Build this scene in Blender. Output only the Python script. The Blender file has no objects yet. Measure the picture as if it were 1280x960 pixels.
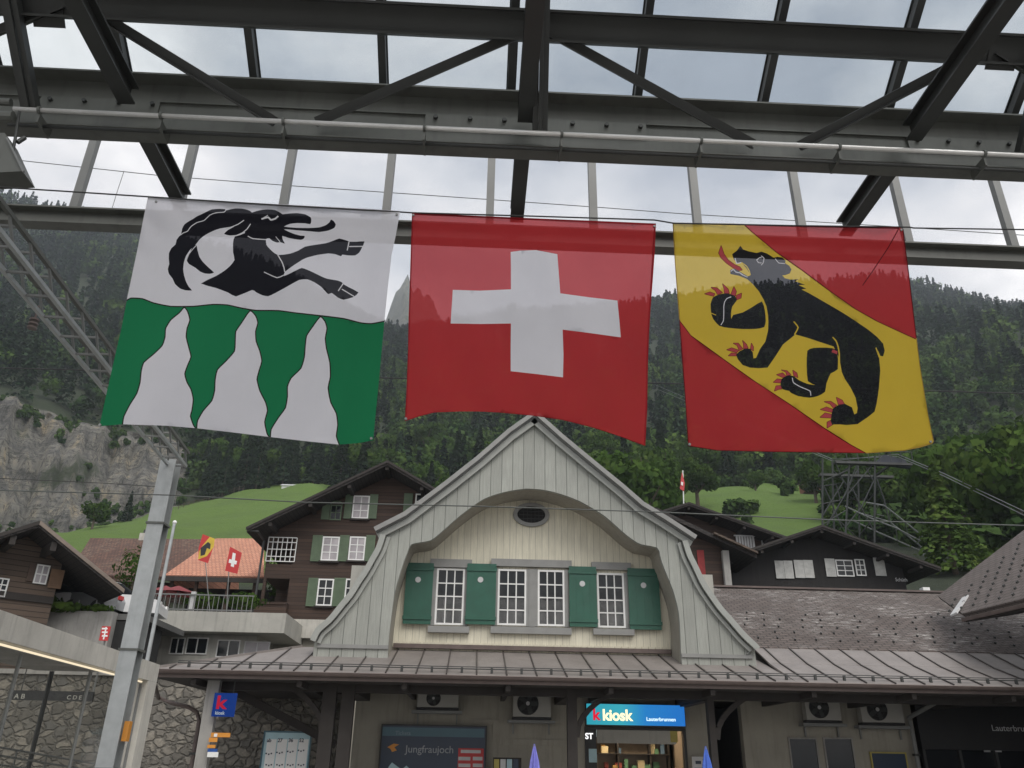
import bpy, math, random
from mathutils import Vector, Matrix
from mathutils.geometry import delaunay_2d_cdt
import numpy as np
random.seed(7); rng = np.random.default_rng(7)
scn = bpy.context.scene
COL = scn.collection
R = math.radians
F = 1000.0; PITCH = 25.2; YAW = 2.3; ROLL = 1.0
CAM = Vector((0, 0, 1.6))
# ---------------------------------------------------------------- camera frame (used to turn measured angles into places)
_f = Vector((math.sin(R(YAW))*math.cos(R(PITCH)), math.cos(R(YAW))*math.cos(R(PITCH)), math.sin(R(PITCH))))
_r0 = Vector((math.cos(R(YAW)), -math.sin(R(YAW)), 0))
_u0 = _r0.cross(_f)
_r = _r0*math.cos(R(ROLL)) + _u0*math.sin(R(ROLL))
_u = -_r0*math.sin(R(ROLL)) + _u0*math.cos(R(ROLL))
def ray(px, py): return _f + _r*((px-640)/F) + _u*((480-py)/F)
def P(px, py, Y):
    d = ray(px, py); return CAM + d*(Y/d.y)
def PX(px, py, X):
    d = ray(px, py); return CAM + d*(X/d.x)
def PZ(px, py, Z):
    d = ray(px, py); return CAM + d*((Z-CAM.z)/d.z)
def PP(px, py, O, n):
    d = ray(px, py); return CAM + d*((O-CAM).dot(n)/d.dot(n))
def azel(px, py):
    d = ray(px, py); return math.atan2(d.x, d.y), math.atan2(d.z, math.hypot(d.x, d.y))

cam_d = bpy.data.cameras.new("camera"); cam = bpy.data.objects.new("camera", cam_d); COL.objects.link(cam)
M3 = Matrix((_r, _u, -_f)).transposed()
cam.matrix_world = Matrix.Translation(CAM) @ M3.to_4x4()
cam_d.sensor_width = 36; cam_d.lens = 36*F/1280; cam_d.clip_start = .05; cam_d.clip_end = 9000
scn.camera = cam
scn.view_settings.view_transform = 'Standard'; scn.view_settings.look = 'None'
scn.view_settings.gamma = 1; scn.view_settings.exposure = 0.74; scn.view_settings.use_curve_mapping = False
try:
    scn.cycles.max_bounces = 8; scn.cycles.transparent_max_bounces = 24; scn.cycles.volume_bounces = 2
    scn.cycles.volume_step_rate = 1
except Exception: pass

# ---------------------------------------------------------------- materials
def nt(name):
    m = bpy.data.materials.new(name); m.use_nodes = True
    t = m.node_tree; t.nodes.clear()
    o = t.nodes.new('ShaderNodeOutputMaterial')
    return m, t, o
def N(t, kind, **kw):
    n = t.nodes.new(kind)
    for k, v in kw.items():
        if k.startswith('i_'):
            key = k[2:]
            key = int(key) if key.isdigit() else key.replace('_', ' ')
            n.inputs[key].default_value = v
        else: setattr(n, k, v)
    return n
def rgb(c): return (c[0], c[1], c[2], 1)
def ramp(t, fac, stops):
    r = t.nodes.new('ShaderNodeValToRGB'); e = r.color_ramp.elements
    e[0].position = stops[0][0]; e[0].color = rgb(stops[0][1]); e[1].position = stops[-1][0]; e[1].color = rgb(stops[-1][1])
    for p, c in stops[1:-1]:
        q = e.new(p); q.color = rgb(c)
    t.links.new(fac, r.inputs[0]); return r.outputs[0]
def mixc(t, fac, a, b, mode='MIX'):
    m = t.nodes.new('ShaderNodeMix'); m.data_type = 'RGBA'; m.blend_type = mode
    for s, v in ((0, fac), (6, a), (7, b)):
        if hasattr(v, 'links') or hasattr(v, 'is_linked'): t.links.new(v, m.inputs[s])
        else: m.inputs[s].default_value = v if s == 0 else rgb(v)
    return m.outputs[2]
def math_(t, op, a, b=None):
    m = t.nodes.new('ShaderNodeMath'); m.operation = op
    for i, v in enumerate((a, b)):
        if v is None: continue
        if hasattr(v, 'is_linked'): t.links.new(v, m.inputs[i])
        else: m.inputs[i].default_value = v
    return m.outputs[0]
def coord(t, uv=False, scale=(1, 1, 1)):
    c = t.nodes.new('ShaderNodeTexCoord'); m = t.nodes.new('ShaderNodeMapping'); m.inputs['Scale'].default_value = scale
    t.links.new(c.outputs['UV' if uv else 'Object'], m.inputs[0]); return m.outputs[0]
def noise(t, vec, scale, detail=4, rough=.55):
    n = N(t, 'ShaderNodeTexNoise', i_Scale=scale, i_Detail=detail, i_Roughness=rough); t.links.new(vec, n.inputs['Vector']); return n.outputs[0]
def bump(t, h, strength=.3, dist=.02):
    b = N(t, 'ShaderNodeBump', i_Strength=strength, i_Distance=dist); t.links.new(h, b.inputs['Height']); return b.outputs[0]
def finish(t, o, colr, rough=.7, metal=0, nrm=None, spec=.5):
    p = t.nodes.new('ShaderNodeBsdfPrincipled')
    if hasattr(colr, 'is_linked'): t.links.new(colr, p.inputs['Base Color'])
    else: p.inputs['Base Color'].default_value = rgb(colr)
    if hasattr(rough, 'is_linked'): t.links.new(rough, p.inputs['Roughness'])
    else: p.inputs['Roughness'].default_value = rough
    p.inputs['Metallic'].default_value = metal
    p.inputs['Specular IOR Level'].default_value = spec
    if nrm is not None: t.links.new(nrm, p.inputs['Normal'])
    t.links.new(p.outputs[0], o.inputs[0]); return p
def plain(name, c, rough=.7, metal=0, var=.18, scale=3, bmp=.15, spec=.5, grime=0):
    """a painted or bare surface with soft uneven tone"""
    m, t, o = nt(name); v = coord(t)
    n = noise(t, v, scale, 6, .6)
    a = tuple(x*(1-var) for x in c); b = tuple(min(1, x*(1+var)) for x in c)
    cc = ramp(t, n, [(.3, a), (.7, b)])
    if grime:
        g = noise(t, coord(t, scale=(6, 6, .5)), 1.3, 5, .65)
        cc = mixc(t, ramp(t, g, [(.5, (0, 0, 0)), (.72, (grime,)*3)]), cc, tuple(x*.35 for x in c))
    n2 = noise(t, v, scale*14, 3)
    finish(t, o, cc, rough, metal, bump(t, n2, bmp, .01), spec)
    return m
def boards(name, c, width, gap=.06, rough=.75, horizontal=False, dark=.25, var=.16):
    m, t, o = nt(name); uv = coord(t, True)
    s = t.nodes.new('ShaderNodeSeparateXYZ'); t.links.new(uv, s.inputs[0])
    x = s.outputs[1 if horizontal else 0]
    q = math_(t, 'DIVIDE', x, width); fr = math_(t, 'FRACT', q); fl = math_(t, 'FLOOR', q)
    w = N(t, 'ShaderNodeTexWhiteNoise', noise_dimensions='1D'); t.links.new(fl, w.inputs['W'])
    pl = math_(t, 'LESS_THAN', fr, gap)
    g = noise(t, coord(t, True, (1, 14, 1) if horizontal else (14, 1, 1)), 1.6, 6, .65)
    n = noise(t, coord(t), .9, 4)
    a = mixc(t, math_(t, 'MULTIPLY', w.outputs[0], 1.0), tuple(k*(1-var) for k in c), tuple(min(1, k*(1+var)) for k in c))
    a = mixc(t, ramp(t, g, [(.35, (0,)*3), (.75, (.55,)*3)]), a, tuple(k*.55 for k in c))
    a = mixc(t, ramp(t, n, [(.4, (0,)*3), (.75, (.4,)*3)]), a, tuple(k*.7 for k in c))
    a = mixc(t, pl, a, tuple(k*dark for k in c))
    h = math_(t, 'SUBTRACT', math_(t, 'MULTIPLY', g, .3), pl)
    finish(t, o, a, rough, 0, bump(t, h, .5, .015)); return m
def tiles(name, c1, c2, mortar, w, h, rough=.85, lich=None, gap=.02, bumpd=.03, off=.5):
    m, t, o = nt(name); uv = coord(t, True)
    b = N(t, 'ShaderNodeTexBrick', offset=off, i_Scale=1.0, i_Mortar_Size=gap, i_Mortar_Smooth=.3, i_Bias=0.0, i_Brick_Width=w, i_Row_Height=h)
    b.inputs['Color1'].default_value = rgb(c1); b.inputs['Color2'].default_value = rgb(c2); b.inputs['Mortar'].default_value = rgb(mortar)
    t.links.new(uv, b.inputs[0])
    n = noise(t, uv, .7, 6, .65); cc = mixc(t, ramp(t, n, [(.35, (0,)*3), (.7, (.45,)*3)]), b.outputs[0], tuple(x*.55 for x in c1))
    if lich:
        n2 = noise(t, coord(t, True, (1.1, 7, 1)), 1.9, 9, .8)
        n3 = noise(t, uv, .35, 3)
        k = math_(t, 'MULTIPLY', ramp(t, n2, [(.53, (0,)*3), (.58, (.85,)*3)]), ramp(t, n3, [(.44, (0,)*3), (.56, (1,)*3)]))
        cc = mixc(t, k, cc, lich)
    finish(t, o, cc, rough, 0, bump(t, math_(t, 'SUBTRACT', noise(t, uv, 9, 3), b.outputs[1]), .6, bumpd)); return m

MAT = {}
MAT['steel'] = plain('painted_steel', (.115, .12, .108), .5, 0, .12, 2, .05, grime=.35)
MAT['steel_dark'] = plain('dark_painted_steel', (.04, .042, .04), .5, 0, .12, 2, .05)
MAT['steel_light'] = plain('grey_steel', (.19, .195, .19), .5, .1, .1, 2, .05)
MAT['galv'] = plain('galvanised_steel', (.43, .45, .45), .42, .55, .12, 5, .1, grime=.2)
MAT['pipe'] = plain('zinc_pipe', (.8, .79, .76), .18, .3, .08, 4, .05)
MAT['grey_boards'] = boards('grey_painted_boards', (.36, .37, .335), .33, .05, dark=.3, var=.09)
MAT['grey_paint'] = plain('grey_paint', (.33, .34, .315), .55, 0, .08, 3, .1)
MAT['grey_trim'] = plain('grey_trim', (.25, .25, .24), .6, 0, .1, 3, .1)
MAT['grey_roof'] = plain('grey_sheet_roof', (.19, .195, .19), .5, .1, .12, 2, .1)
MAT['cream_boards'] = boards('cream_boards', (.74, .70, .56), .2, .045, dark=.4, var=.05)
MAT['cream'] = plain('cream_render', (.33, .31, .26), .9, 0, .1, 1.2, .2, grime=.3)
MAT['greyrender'] = plain('grey_render', (.42, .41, .37), .9, 0, .12, 1.2, .2, grime=.3)
MAT['green'] = plain('dark_green_paint', (.018, .095, .062), .45, 0, .12, 3, .06)
MAT['olive'] = plain('olive_green_paint', (.10, .145, .085), .6, 0, .15, 3, .06)
MAT['white'] = plain('white_paint', (.78, .78, .76), .5, 0, .05, 3, .04)
MAT['offwhite'] = plain('worn_white_paint', (.55, .55, .55), .6, 0, .1, 3, .04)
MAT['dark_wood'] = boards('dark_chalet_timber', (.058, .033, .022), .19, .1, horizontal=True, dark=.3, var=.3)
MAT['black_wood'] = boards('weathered_black_timber', (.010, .008, .0075), .2, .1, dark=.4, var=.3)
MAT['brown_wood'] = boards('brown_log_timber', (.12, .085, .062), .2, .13, horizontal=True, dark=.25, var=.3)
MAT['beam_wood'] = plain('beam_timber', (.03, .025, .022), .8, 0, .2, 3, .2)
MAT['brown_metal'] = plain('brown_sheet_metal', (.13, .1, .09), .45, .3, .15, 3, .06)
MAT['zinc_roof'] = plain('seamed_sheet_roof', (.24, .215, .20), .55, .12, .16, 1.1, .08, grime=.25)
MAT['shingle'] = tiles('weathered_fibre_shingles', (.14, .112, .10), (.095, .076, .068), (.035, .03, .026), .3, .16, lich=(.50, .48, .45))
MAT['shingle2'] = tiles('brown_shingles', (.15, .125, .115), (.12, .10, .09), (.06, .05, .045), .35, .2)
MAT['tile_brown'] = tiles('brown_clay_tiles', (.15, .078, .055), (.085, .048, .038), (.03, .02, .015), .22, .3, lich=(.25, .2, .15))
MAT['tile_orange'] = tiles('orange_clay_tiles', (.60, .29, .19), (.50, .22, .14), (.22, .1, .07), .22, .28)
MAT['dark_roof'] = tiles('dark_slate_tiles', (.05, .042, .038), (.035, .03, .028), (.012, .012, .012), .3, .2)
MAT['concrete'] = plain('pale_concrete', (.5, .48, .43), .85, 0, .14, 1.5, .25, grime=.35)
MAT['concrete2'] = plain('grey_concrete', (.33, .32, .30), .9, 0, .16, 1.2, .25, grime=.5)
MAT['asphalt'] = plain('asphalt', (.11, .11, .105), .9, 0, .2, .4, .5)
MAT['black'] = plain('black_plastic', (.02, .02, .02), .5, 0, .1)
MAT['ac'] = plain('pale_casing', (.38, .37, .34), .5, 0, .05, 3, .02)
MAT['interior'] = plain('dark_interior', (.02, .02, .02), .9)
MAT['red'] = plain('red_paint', (.5, .03, .03), .5, 0, .1)
MAT['blue'] = plain('blue_panel', (.02, .08, .3), .4, 0, .1)
MAT['navy'] = plain('navy_print', (.012, .03, .065), .35, 0, .2, .8, .02)
MAT['teal'] = plain('teal_print', (.05, .13, .17), .35, 0, .1, .8, .02)
MAT['orange'] = plain('orange_paint', (.65, .27, .04), .5, 0, .1)
MAT['yellow'] = plain('yellow_frame', (.42, .35, .08), .5, 0, .1)
MAT['paleblue'] = plain('pale_blue_print', (.4, .58, .63), .4, 0, .12, 1.5, .02)
MAT['letter_white'] = plain('white_lettering', (.8, .8, .78), .5, 0, .02)
MAT['letter_dark'] = plain('dark_lettering', (.03, .04, .07), .5, 0, .02)
MAT['purple'] = plain('violet_umbrella_cloth', (.2, .2, .6), .8, 0, .3, 6)
MAT['bluecloth'] = plain('blue_umbrella_cloth', (.08, .17, .6), .8, 0, .3, 6)
MAT['redcloth'] = plain('dull_red_cloth', (.2, .035, .04), .8, 0, .2, 4)
MAT['tyre'] = plain('tyre_rubber', (.02, .02, .02), .85)
MAT['car_white'] = plain('white_car_paint', (.7, .7, .7), .25, 0, .02, 2, 0)
MAT['car_dark'] = plain('dark_car_paint', (.03, .035, .045), .25, 0, .02, 2, 0)
MAT['car_silver'] = plain('silver_car_paint', (.35, .36, .37), .25, .5, .02, 2, 0)
MAT['skin'] = plain('skin', (.45, .28, .2), .6)
MAT['cable'] = plain('black_cable', (.03, .03, .03), .6)
MAT['copper'] = plain('oxidised_wire', (.12, .13, .12), .5, .3)
MAT['bark'] = plain('bark', (.09, .07, .05), .9, 0, .3, 5, .5)

def window_glass(name, c=(.010, .012, .014), rough=.08):
    m, t, o = nt(name); n = noise(t, coord(t), 1.5, 2)
    finish(t, o, ramp(t, n, [(.3, c), (.7, tuple(x*1.6 for x in c))]), rough, 0, None, .35); return m
MAT['glass'] = window_glass('window_glass')
MAT['curtain'] = window_glass('curtained_window', (.16, .16, .17), .25)
MAT['lace'] = window_glass('net_curtain', (.3, .28, .29), .3)
def clear_glass(name, tint, mixf=.12, rough=.05, ior=1.45):
    m, t, o = nt(name)
    tr = N(t, 'ShaderNodeBsdfTransparent'); 
    n = noise(t, coord(t), 2.2, 5, .6)
    t.links.new(ramp(t, n, [(.3, tuple(x*.94 for x in tint)), (.7, tint)]), tr.inputs[0])
    g = N(t, 'ShaderNodeBsdfGlossy', i_Roughness=rough); d = N(t, 'ShaderNodeBsdfDiffuse'); d.inputs[0].default_value = (.25, .26, .26, 1)
    fr = N(t, 'ShaderNodeFresnel', i_IOR=ior)
    m1 = t.nodes.new('ShaderNodeMixShader'); t.links.new(fr.outputs[0], m1.inputs[0]); t.links.new(tr.outputs[0], m1.inputs[1]); t.links.new(g.outputs[0], m1.inputs[2])
    m2 = t.nodes.new('ShaderNodeMixShader'); m2.inputs[0].default_value = mixf; t.links.new(m1.outputs[0], m2.inputs[1]); t.links.new(d.outputs[0], m2.inputs[2])
    t.links.new(m2.outputs[0], o.inputs[0]); return m
MAT['roof_glass'] = clear_glass('dusty_roof_glass', (.80, .85, .87), .07, .1)
MAT['shelter_glass'] = clear_glass('shelter_glass', (.8, .8, .76), .08, .05, 1.06)
def emit(name, c, s):
    m, t, o = nt(name); e = N(t, 'ShaderNodeEmission', i_Strength=s); e.inputs[0].default_value = rgb(c); t.links.new(e.outputs[0], o.inputs[0]); return m
def cloth(name, c, transp=.13, tl=.5, tc=None):
    m, t, o = nt(name)
    v = coord(t); n = noise(t, v, 1.1, 4); w = noise(t, v, 220, 1)
    cc = ramp(t, n, [(.3, tuple(x*.93 for x in c)), (.7, tuple(min(1, x*1.05) for x in c))])
    d = N(t, 'ShaderNodeBsdfDiffuse'); tr = N(t, 'ShaderNodeBsdfTranslucent'); tp = N(t, 'ShaderNodeBsdfTransparent')
    t.links.new(cc, d.inputs[0]); t.links.new(cc, tr.inputs[0]); tp.inputs[0].default_value = rgb(tc or tuple(min(1, x**.6*1.15) for x in c))
    nb = bump(t, w, .12, .002); t.links.new(nb, d.inputs['Normal'])
    m1 = t.nodes.new('ShaderNodeMixShader'); m1.inputs[0].default_value = tl; wr = bump(t, noise(t, coord(t, scale=(1, 1, .5)), 2.6, 5, .6), .5, .05); t.links.new(wr, tr.inputs['Normal']); t.links.new(d.outputs[0], m1.inputs[1]); t.links.new(tr.outputs[0], m1.inputs[2])
    m2 = t.nodes.new('ShaderNodeMixShader'); m2.inputs[0].default_value = transp; t.links.new(m1.outputs[0], m2.inputs[1]); t.links.new(tp.outputs[0], m2.inputs[2])
    t.links.new(m2.outputs[0], o.inputs[0]); return m

# ---------------------------------------------------------------- mesh building
class MB:
    def __init__(s): s.v = []; s.f = []; s.m = []
    def add(s, vs, fs, mi=0):
        b = len(s.v); s.v += [Vector(v) for v in vs]; s.f += [tuple(i+b for i in f) for f in fs]; s.m += [mi]*len(fs)
    def box(s, x0, x1, y0, y1, z0, z1, mi=0):
        s.add([(x0,y0,z0),(x1,y0,z0),(x1,y1,z0),(x0,y1,z0),(x0,y0,z1),(x1,y0,z1),(x1,y1,z1),(x0,y1,z1)],
              [(0,3,2,1),(4,5,6,7),(0,1,5,4),(1,2,6,5),(2,3,7,6),(3,0,4,7)], mi)
    def bar(s, p, q, w, h, up=(0,0,1), mi=0):
        p = Vector(p); q = Vector(q); d = (q-p).normalized(); u = Vector(up)
        sd = d.cross(u)
        if sd.length < 1e-4: sd = d.cross(Vector((0,1,0)))
        sd.normalize(); u = sd.cross(d); a = sd*(w/2); b = u*(h/2)
        s.add([p-a-b,p+a-b,p+a+b,p-a+b,q-a-b,q+a-b,q+a+b,q-a+b],[(0,3,2,1),(4,5,6,7),(0,1,5,4),(1,2,6,5),(2,3,7,6),(3,0,4,7)], mi)
    def ibeam(s, p, q, w, h, tf, tw, up=(0,0,1)):
        p = Vector(p); q = Vector(q); d = (q-p).normalized(); u = Vector(up); sd = d.cross(u).normalized(); u = sd.cross(d).normalized()
        k = (h-tf)/2
        s.bar(p+u*k, q+u*k, w, tf, u); s.bar(p-u*k, q-u*k, w, tf, u); s.bar(p, q, tw, h-2*tf, u)
    def tube(s, pts, r, n=8, cap=True):
        pts = [Vector(p) for p in pts]; rs = r if isinstance(r, (list, tuple)) else [r]*len(pts)
        b = len(s.v); prev = None
        for i, p in enumerate(pts):
            d = (pts[min(i+1, len(pts)-1)]-pts[max(i-1, 0)]).normalized()
            if prev is None:
                a = d.cross(Vector((0,0,1)))
                if a.length < 1e-3: a = d.cross(Vector((0,1,0)))
            else: a = prev - d*prev.dot(d)
            a.normalize(); prev = a; c = d.cross(a)
            for j in range(n):
                t = 2*math.pi*j/n; s.v.append(p+(a*math.cos(t)+c*math.sin(t))*rs[i])
        for i in range(len(pts)-1):
            for j in range(n):
                k = (j+1) % n; s.f.append((b+i*n+j, b+i*n+k, b+(i+1)*n+k, b+(i+1)*n+j)); s.m.append(0)
        if cap:
            s.f.append(tuple(b+j for j in reversed(range(n)))); s.f.append(tuple(b+(len(pts)-1)*n+j for j in range(n))); s.m += [0, 0]
    def prism(s, pts, off, mi=0):
        """closed outline (3D points) pushed along off"""
        n = len(pts); off = Vector(off); pts = [Vector(p) for p in pts]
        s.add(pts+[p+off for p in pts], [tuple(range(n))[::-1], tuple(range(n, 2*n))]+[(i,(i+1)%n,n+(i+1)%n,n+i) for i in range(n)], mi)
    def strip(s, a, b, mi=0):
        n = len(a); s.add(list(a)+list(b), [(i, i+1, n+i+1, n+i) for i in range(n-1)], mi)
    def quad(s, *p, mi=0): s.add(p, [tuple(range(len(p)))], mi)
    def build(s, name, mat, parent=None, smooth=False):
        me = bpy.data.meshes.new(name)
        off = Vector(parent['_w']) if parent is not None and '_w' in parent else Vector((0,0,0))
        me.from_pydata([tuple(v-off) for v in s.v], [], s.f)
        mats = mat if isinstance(mat, (list, tuple)) else [mat]
        for m in mats: me.materials.append(MAT[m] if isinstance(m, str) else m)
        if len(mats) > 1: me.polygons.foreach_set('material_index', s.m)
        me.validate(); me.update()
        uvl = me.uv_layers.new(name='UVMap'); uv = np.zeros((len(me.loops), 2), 'f')
        for p in me.polygons:
            n = p.normal; u = Vector((0,0,1)).cross(n)
            if u.length < .02: u = Vector((1,0,0))
            u.normalize(); v = n.cross(u)
            for li in p.loop_indices:
                c = me.vertices[me.loops[li].vertex_index].co+off; uv[li] = (c.dot(u), c.dot(v))
        uvl.data.foreach_set('uv', uv.ravel())
        if smooth: me.polygons.foreach_set('use_smooth', [True]*len(me.polygons))
        o = bpy.data.objects.new(name, me); COL.objects.link(o)
        if parent is not None: o.parent = parent
        o['_w'] = tuple(off)
        return o
def tag(o, label=None, cat=None, group=None, kind=None):
    if label: o['label'] = label
    if cat: o['category'] = cat
    if group: o['group'] = group
    if kind: o['kind'] = kind
    return o
def thing(name, label, cat, loc, group=None):
    o = bpy.data.objects.new(name, None); COL.objects.link(o); o.location = loc; o['_w'] = tuple(loc); o.empty_display_size = .3
    return tag(o, label, cat, group)
def copy_tree(o, parent=None):
    c = o.copy(); COL.objects.link(c)
    if parent is not None: c.parent = parent
    for ch in list(o.children): copy_tree(ch, c)
    return c
def text_obj(name, s, size, origin, u, n, mat, parent=None, bold=0, align='LEFT', shear=0, depth=.004, sx=1.0):
    cu = bpy.data.curves.new('txt', 'FONT'); cu.body = s; cu.size = size; cu.offset = bold; cu.extrude = depth; cu.align_x = align; cu.shear = shear
    tmp = bpy.data.objects.new('txt', cu); COL.objects.link(tmp)
    me = bpy.data.meshes.new_from_object(tmp.evaluated_get(bpy.context.evaluated_depsgraph_get()))
    bpy.data.objects.remove(tmp); bpy.data.curves.remove(cu)
    me.materials.clear(); me.materials.append(MAT[mat] if isinstance(mat, str) else mat)
    u = Vector(u).normalized(); n = Vector(n).normalized(); up = n.cross(u)
    off = Vector(parent['_w']) if parent is not None else Vector((0,0,0))
    for v in me.vertices: v.co = Vector(origin)-off+u*(v.co.x*sx)+up*v.co.y+n*v.co.z
    me.name = name; o = bpy.data.objects.new(name, me); COL.objects.link(o)
    if parent is not None: o.parent = parent
    return o
UP = Vector((0,0,1))
class Fr:
    """vertical facade plane: a runs along it, z up, d out towards the viewer"""
    def __init__(s, O, ang=0):
        s.O = Vector((O[0], O[1], 0)); s.u = Vector((math.cos(R(ang)), math.sin(R(ang)), 0)); s.n = Vector((math.sin(R(ang)), -math.cos(R(ang)), 0))
    def p(s, a, z, d=0): return s.O+s.u*a+UP*z+s.n*d
    def az(s, px, py, d=0):
        q = PP(px, py, s.O+s.n*d, s.n); return (q-s.O).dot(s.u), q.z
    def rect(s, x0, y0, x1, y1, d=0):
        xm, ym = (x0+x1)/2, (y0+y1)/2
        return s.az(x0, ym, d)[0], s.az(x1, ym, d)[0], s.az(xm, y1, d)[1], s.az(xm, y0, d)[1]
    def box(s, mb, a0, a1, z0, z1, d0, d1, mi=0):
        mb.add([s.p(a0,z0,d1),s.p(a1,z0,d1),s.p(a1,z0,d0),s.p(a0,z0,d0),s.p(a0,z1,d1),s.p(a1,z1,d1),s.p(a1,z1,d0),s.p(a0,z1,d0)],
               [(0,3,2,1),(4,5,6,7),(0,1,5,4),(1,2,6,5),(2,3,7,6),(3,0,4,7)], mi)
    def plate(s, mb, pts, d0, d1, mi=0): mb.prism([s.p(a, z, d1) for a, z in pts], s.n*(d0-d1), mi)
    def shape(s, pts, d=0): return [s.az(x, y, d) for x, y in pts]
def window(fr, r, cols, rows, parent, frame='white', pane='glass', fw=.05, bw=.028, d=.02, name='window'):
    a0, a1, z0, z1 = r; m = MB()
    for x0, x1, y0, y1 in ((a0,a0+fw,z0,z1),(a1-fw,a1,z0,z1),(a0+fw,a1-fw,z0,z0+fw),(a0+fw,a1-fw,z1-fw,z1)): fr.box(m, x0, x1, y0, y1, d-.03, d+.03)
    iw = (a1-a0-2*fw); ih = z1-z0-2*fw
    for i in range(1, cols):
        x = a0+fw+iw*i/cols; fr.box(m, x-bw/2, x+bw/2, z0+fw, z1-fw, d-.01, d+.018)
    for j in range(1, rows):
        z = z0+fw+ih*j/rows; fr.box(m, a0+fw, a1-fw, z-bw/2, z+bw/2, d-.01, d+.014)
    w = m.build(name, frame, parent)
    g = MB(); g.quad(fr.p(a0+fw*.5,z0+fw*.5,d-.006), fr.p(a1-fw*.5,z0+fw*.5,d-.006), fr.p(a1-fw*.5,z1-fw*.5,d-.006), fr.p(a0+fw*.5,z1-fw*.5,d-.006)); g.build('pane', pane, w)
    return w
def shutter(fr, r, parent, mat, d=.05, louvre=True, name='shutter', hole=None):
    a0, a1, z0, z1 = r; m = MB(); t = .03
    fr.box(m, a0, a1, z0, z1, d, d+t)
    if louvre:
        fw = (a1-a0)*.14
        for x0, x1, y0, y1 in ((a0,a0+fw,z0,z1),(a1-fw,a1,z0,z1),(a0+fw,a1-fw,z0,z0+fw),(a0+fw,a1-fw,z1-fw,z1),(a0+fw,a1-fw,(z0+z1)/2-fw/2,(z0+z1)/2+fw/2)): fr.box(m, x0, x1, y0, y1, d+t, d+t+.015)
        k = int((z1-z0)/.09)
        for i in range(k):
            z = z0+fw+(z1-z0-2*fw)*(i+.5)/k; fr.box(m, a0+fw, a1-fw, z-.015, z+.015, d+t, d+t+.01)
    else:
        for zz in (z0+(z1-z0)*.1, z1-(z1-z0)*.1): fr.box(m, a0-.02, a1+.02, zz-.05, zz+.05, d+t, d+t+.03)
        for i in range(1, 4):
            a = a0+(a1-a0)*i/4; fr.box(m, a-.004, a+.004, z0, z1, d+t, d+t+.006)
    return m.build(name, mat, parent)
# ---------------------------------------------------------------- sky and light
W = bpy.data.worlds.new("World"); scn.world = W; W.use_nodes = True
t = W.node_tree; t.nodes.clear()
wo = t.nodes.new('ShaderNodeOutputWorld'); bg = t.nodes.new('ShaderNodeBackground'); bg.inputs[1].default_value = .1
SUN_EL, SUN_AZ = 50, 155        # azimuth measured from +Y towards +X
sky = N(t, 'ShaderNodeTexSky', sky_type='NISHITA', sun_disc=False, sun_elevation=R(SUN_EL), sun_rotation=R(SUN_AZ), air_density=1.2, dust_density=2.0)
tc = t.nodes.new('ShaderNodeTexCoord'); mp = t.nodes.new('ShaderNodeMapping'); mp.inputs['Scale'].default_value = (1, 1, 2.0); mp.inputs['Location'].default_value = (1.3, .4, 0)
t.links.new(tc.outputs['Generated'], mp.inputs[0])
n1 = noise(t, mp.outputs[0], 2.6, 7, .55); n2 = noise(t, mp.outputs[0], 1.0, 3, .5)
sm = math_(t, 'ADD', math_(t, 'MULTIPLY', n1, .65), math_(t, 'MULTIPLY', n2, .35))
cl = ramp(t, sm, [(.40, (.42, .45, .51)), (.47, (.62, .635, .67)), (.53, (.80, .79, .80)), (.60, (1.12, 1.09, 1.07))])
vm = t.nodes.new('ShaderNodeVectorMath'); vm.operation = 'SCALE'; vm.inputs['Scale'].default_value = 7.3; t.links.new(cl, vm.inputs[0])
t.links.new(mixc(t, .93, sky.outputs[0], vm.outputs[0]), bg.inputs[0]); t.links.new(bg.outputs[0], wo.inputs[0])
sd = bpy.data.lights.new("sun", 'SUN'); sd.energy = 1.3; sd.angle = R(40); sd.color = (1, .96, .9)
so = bpy.data.objects.new("sun", sd); COL.objects.link(so)
dirv = Vector((math.sin(R(SUN_AZ))*math.cos(R(SUN_EL)), math.cos(R(SUN_AZ))*math.cos(R(SUN_EL)), math.sin(R(SUN_EL))))
so.rotation_euler = dirv.to_track_quat('Z', 'Y').to_euler(); so.location = (0, 0, 60)

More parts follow.
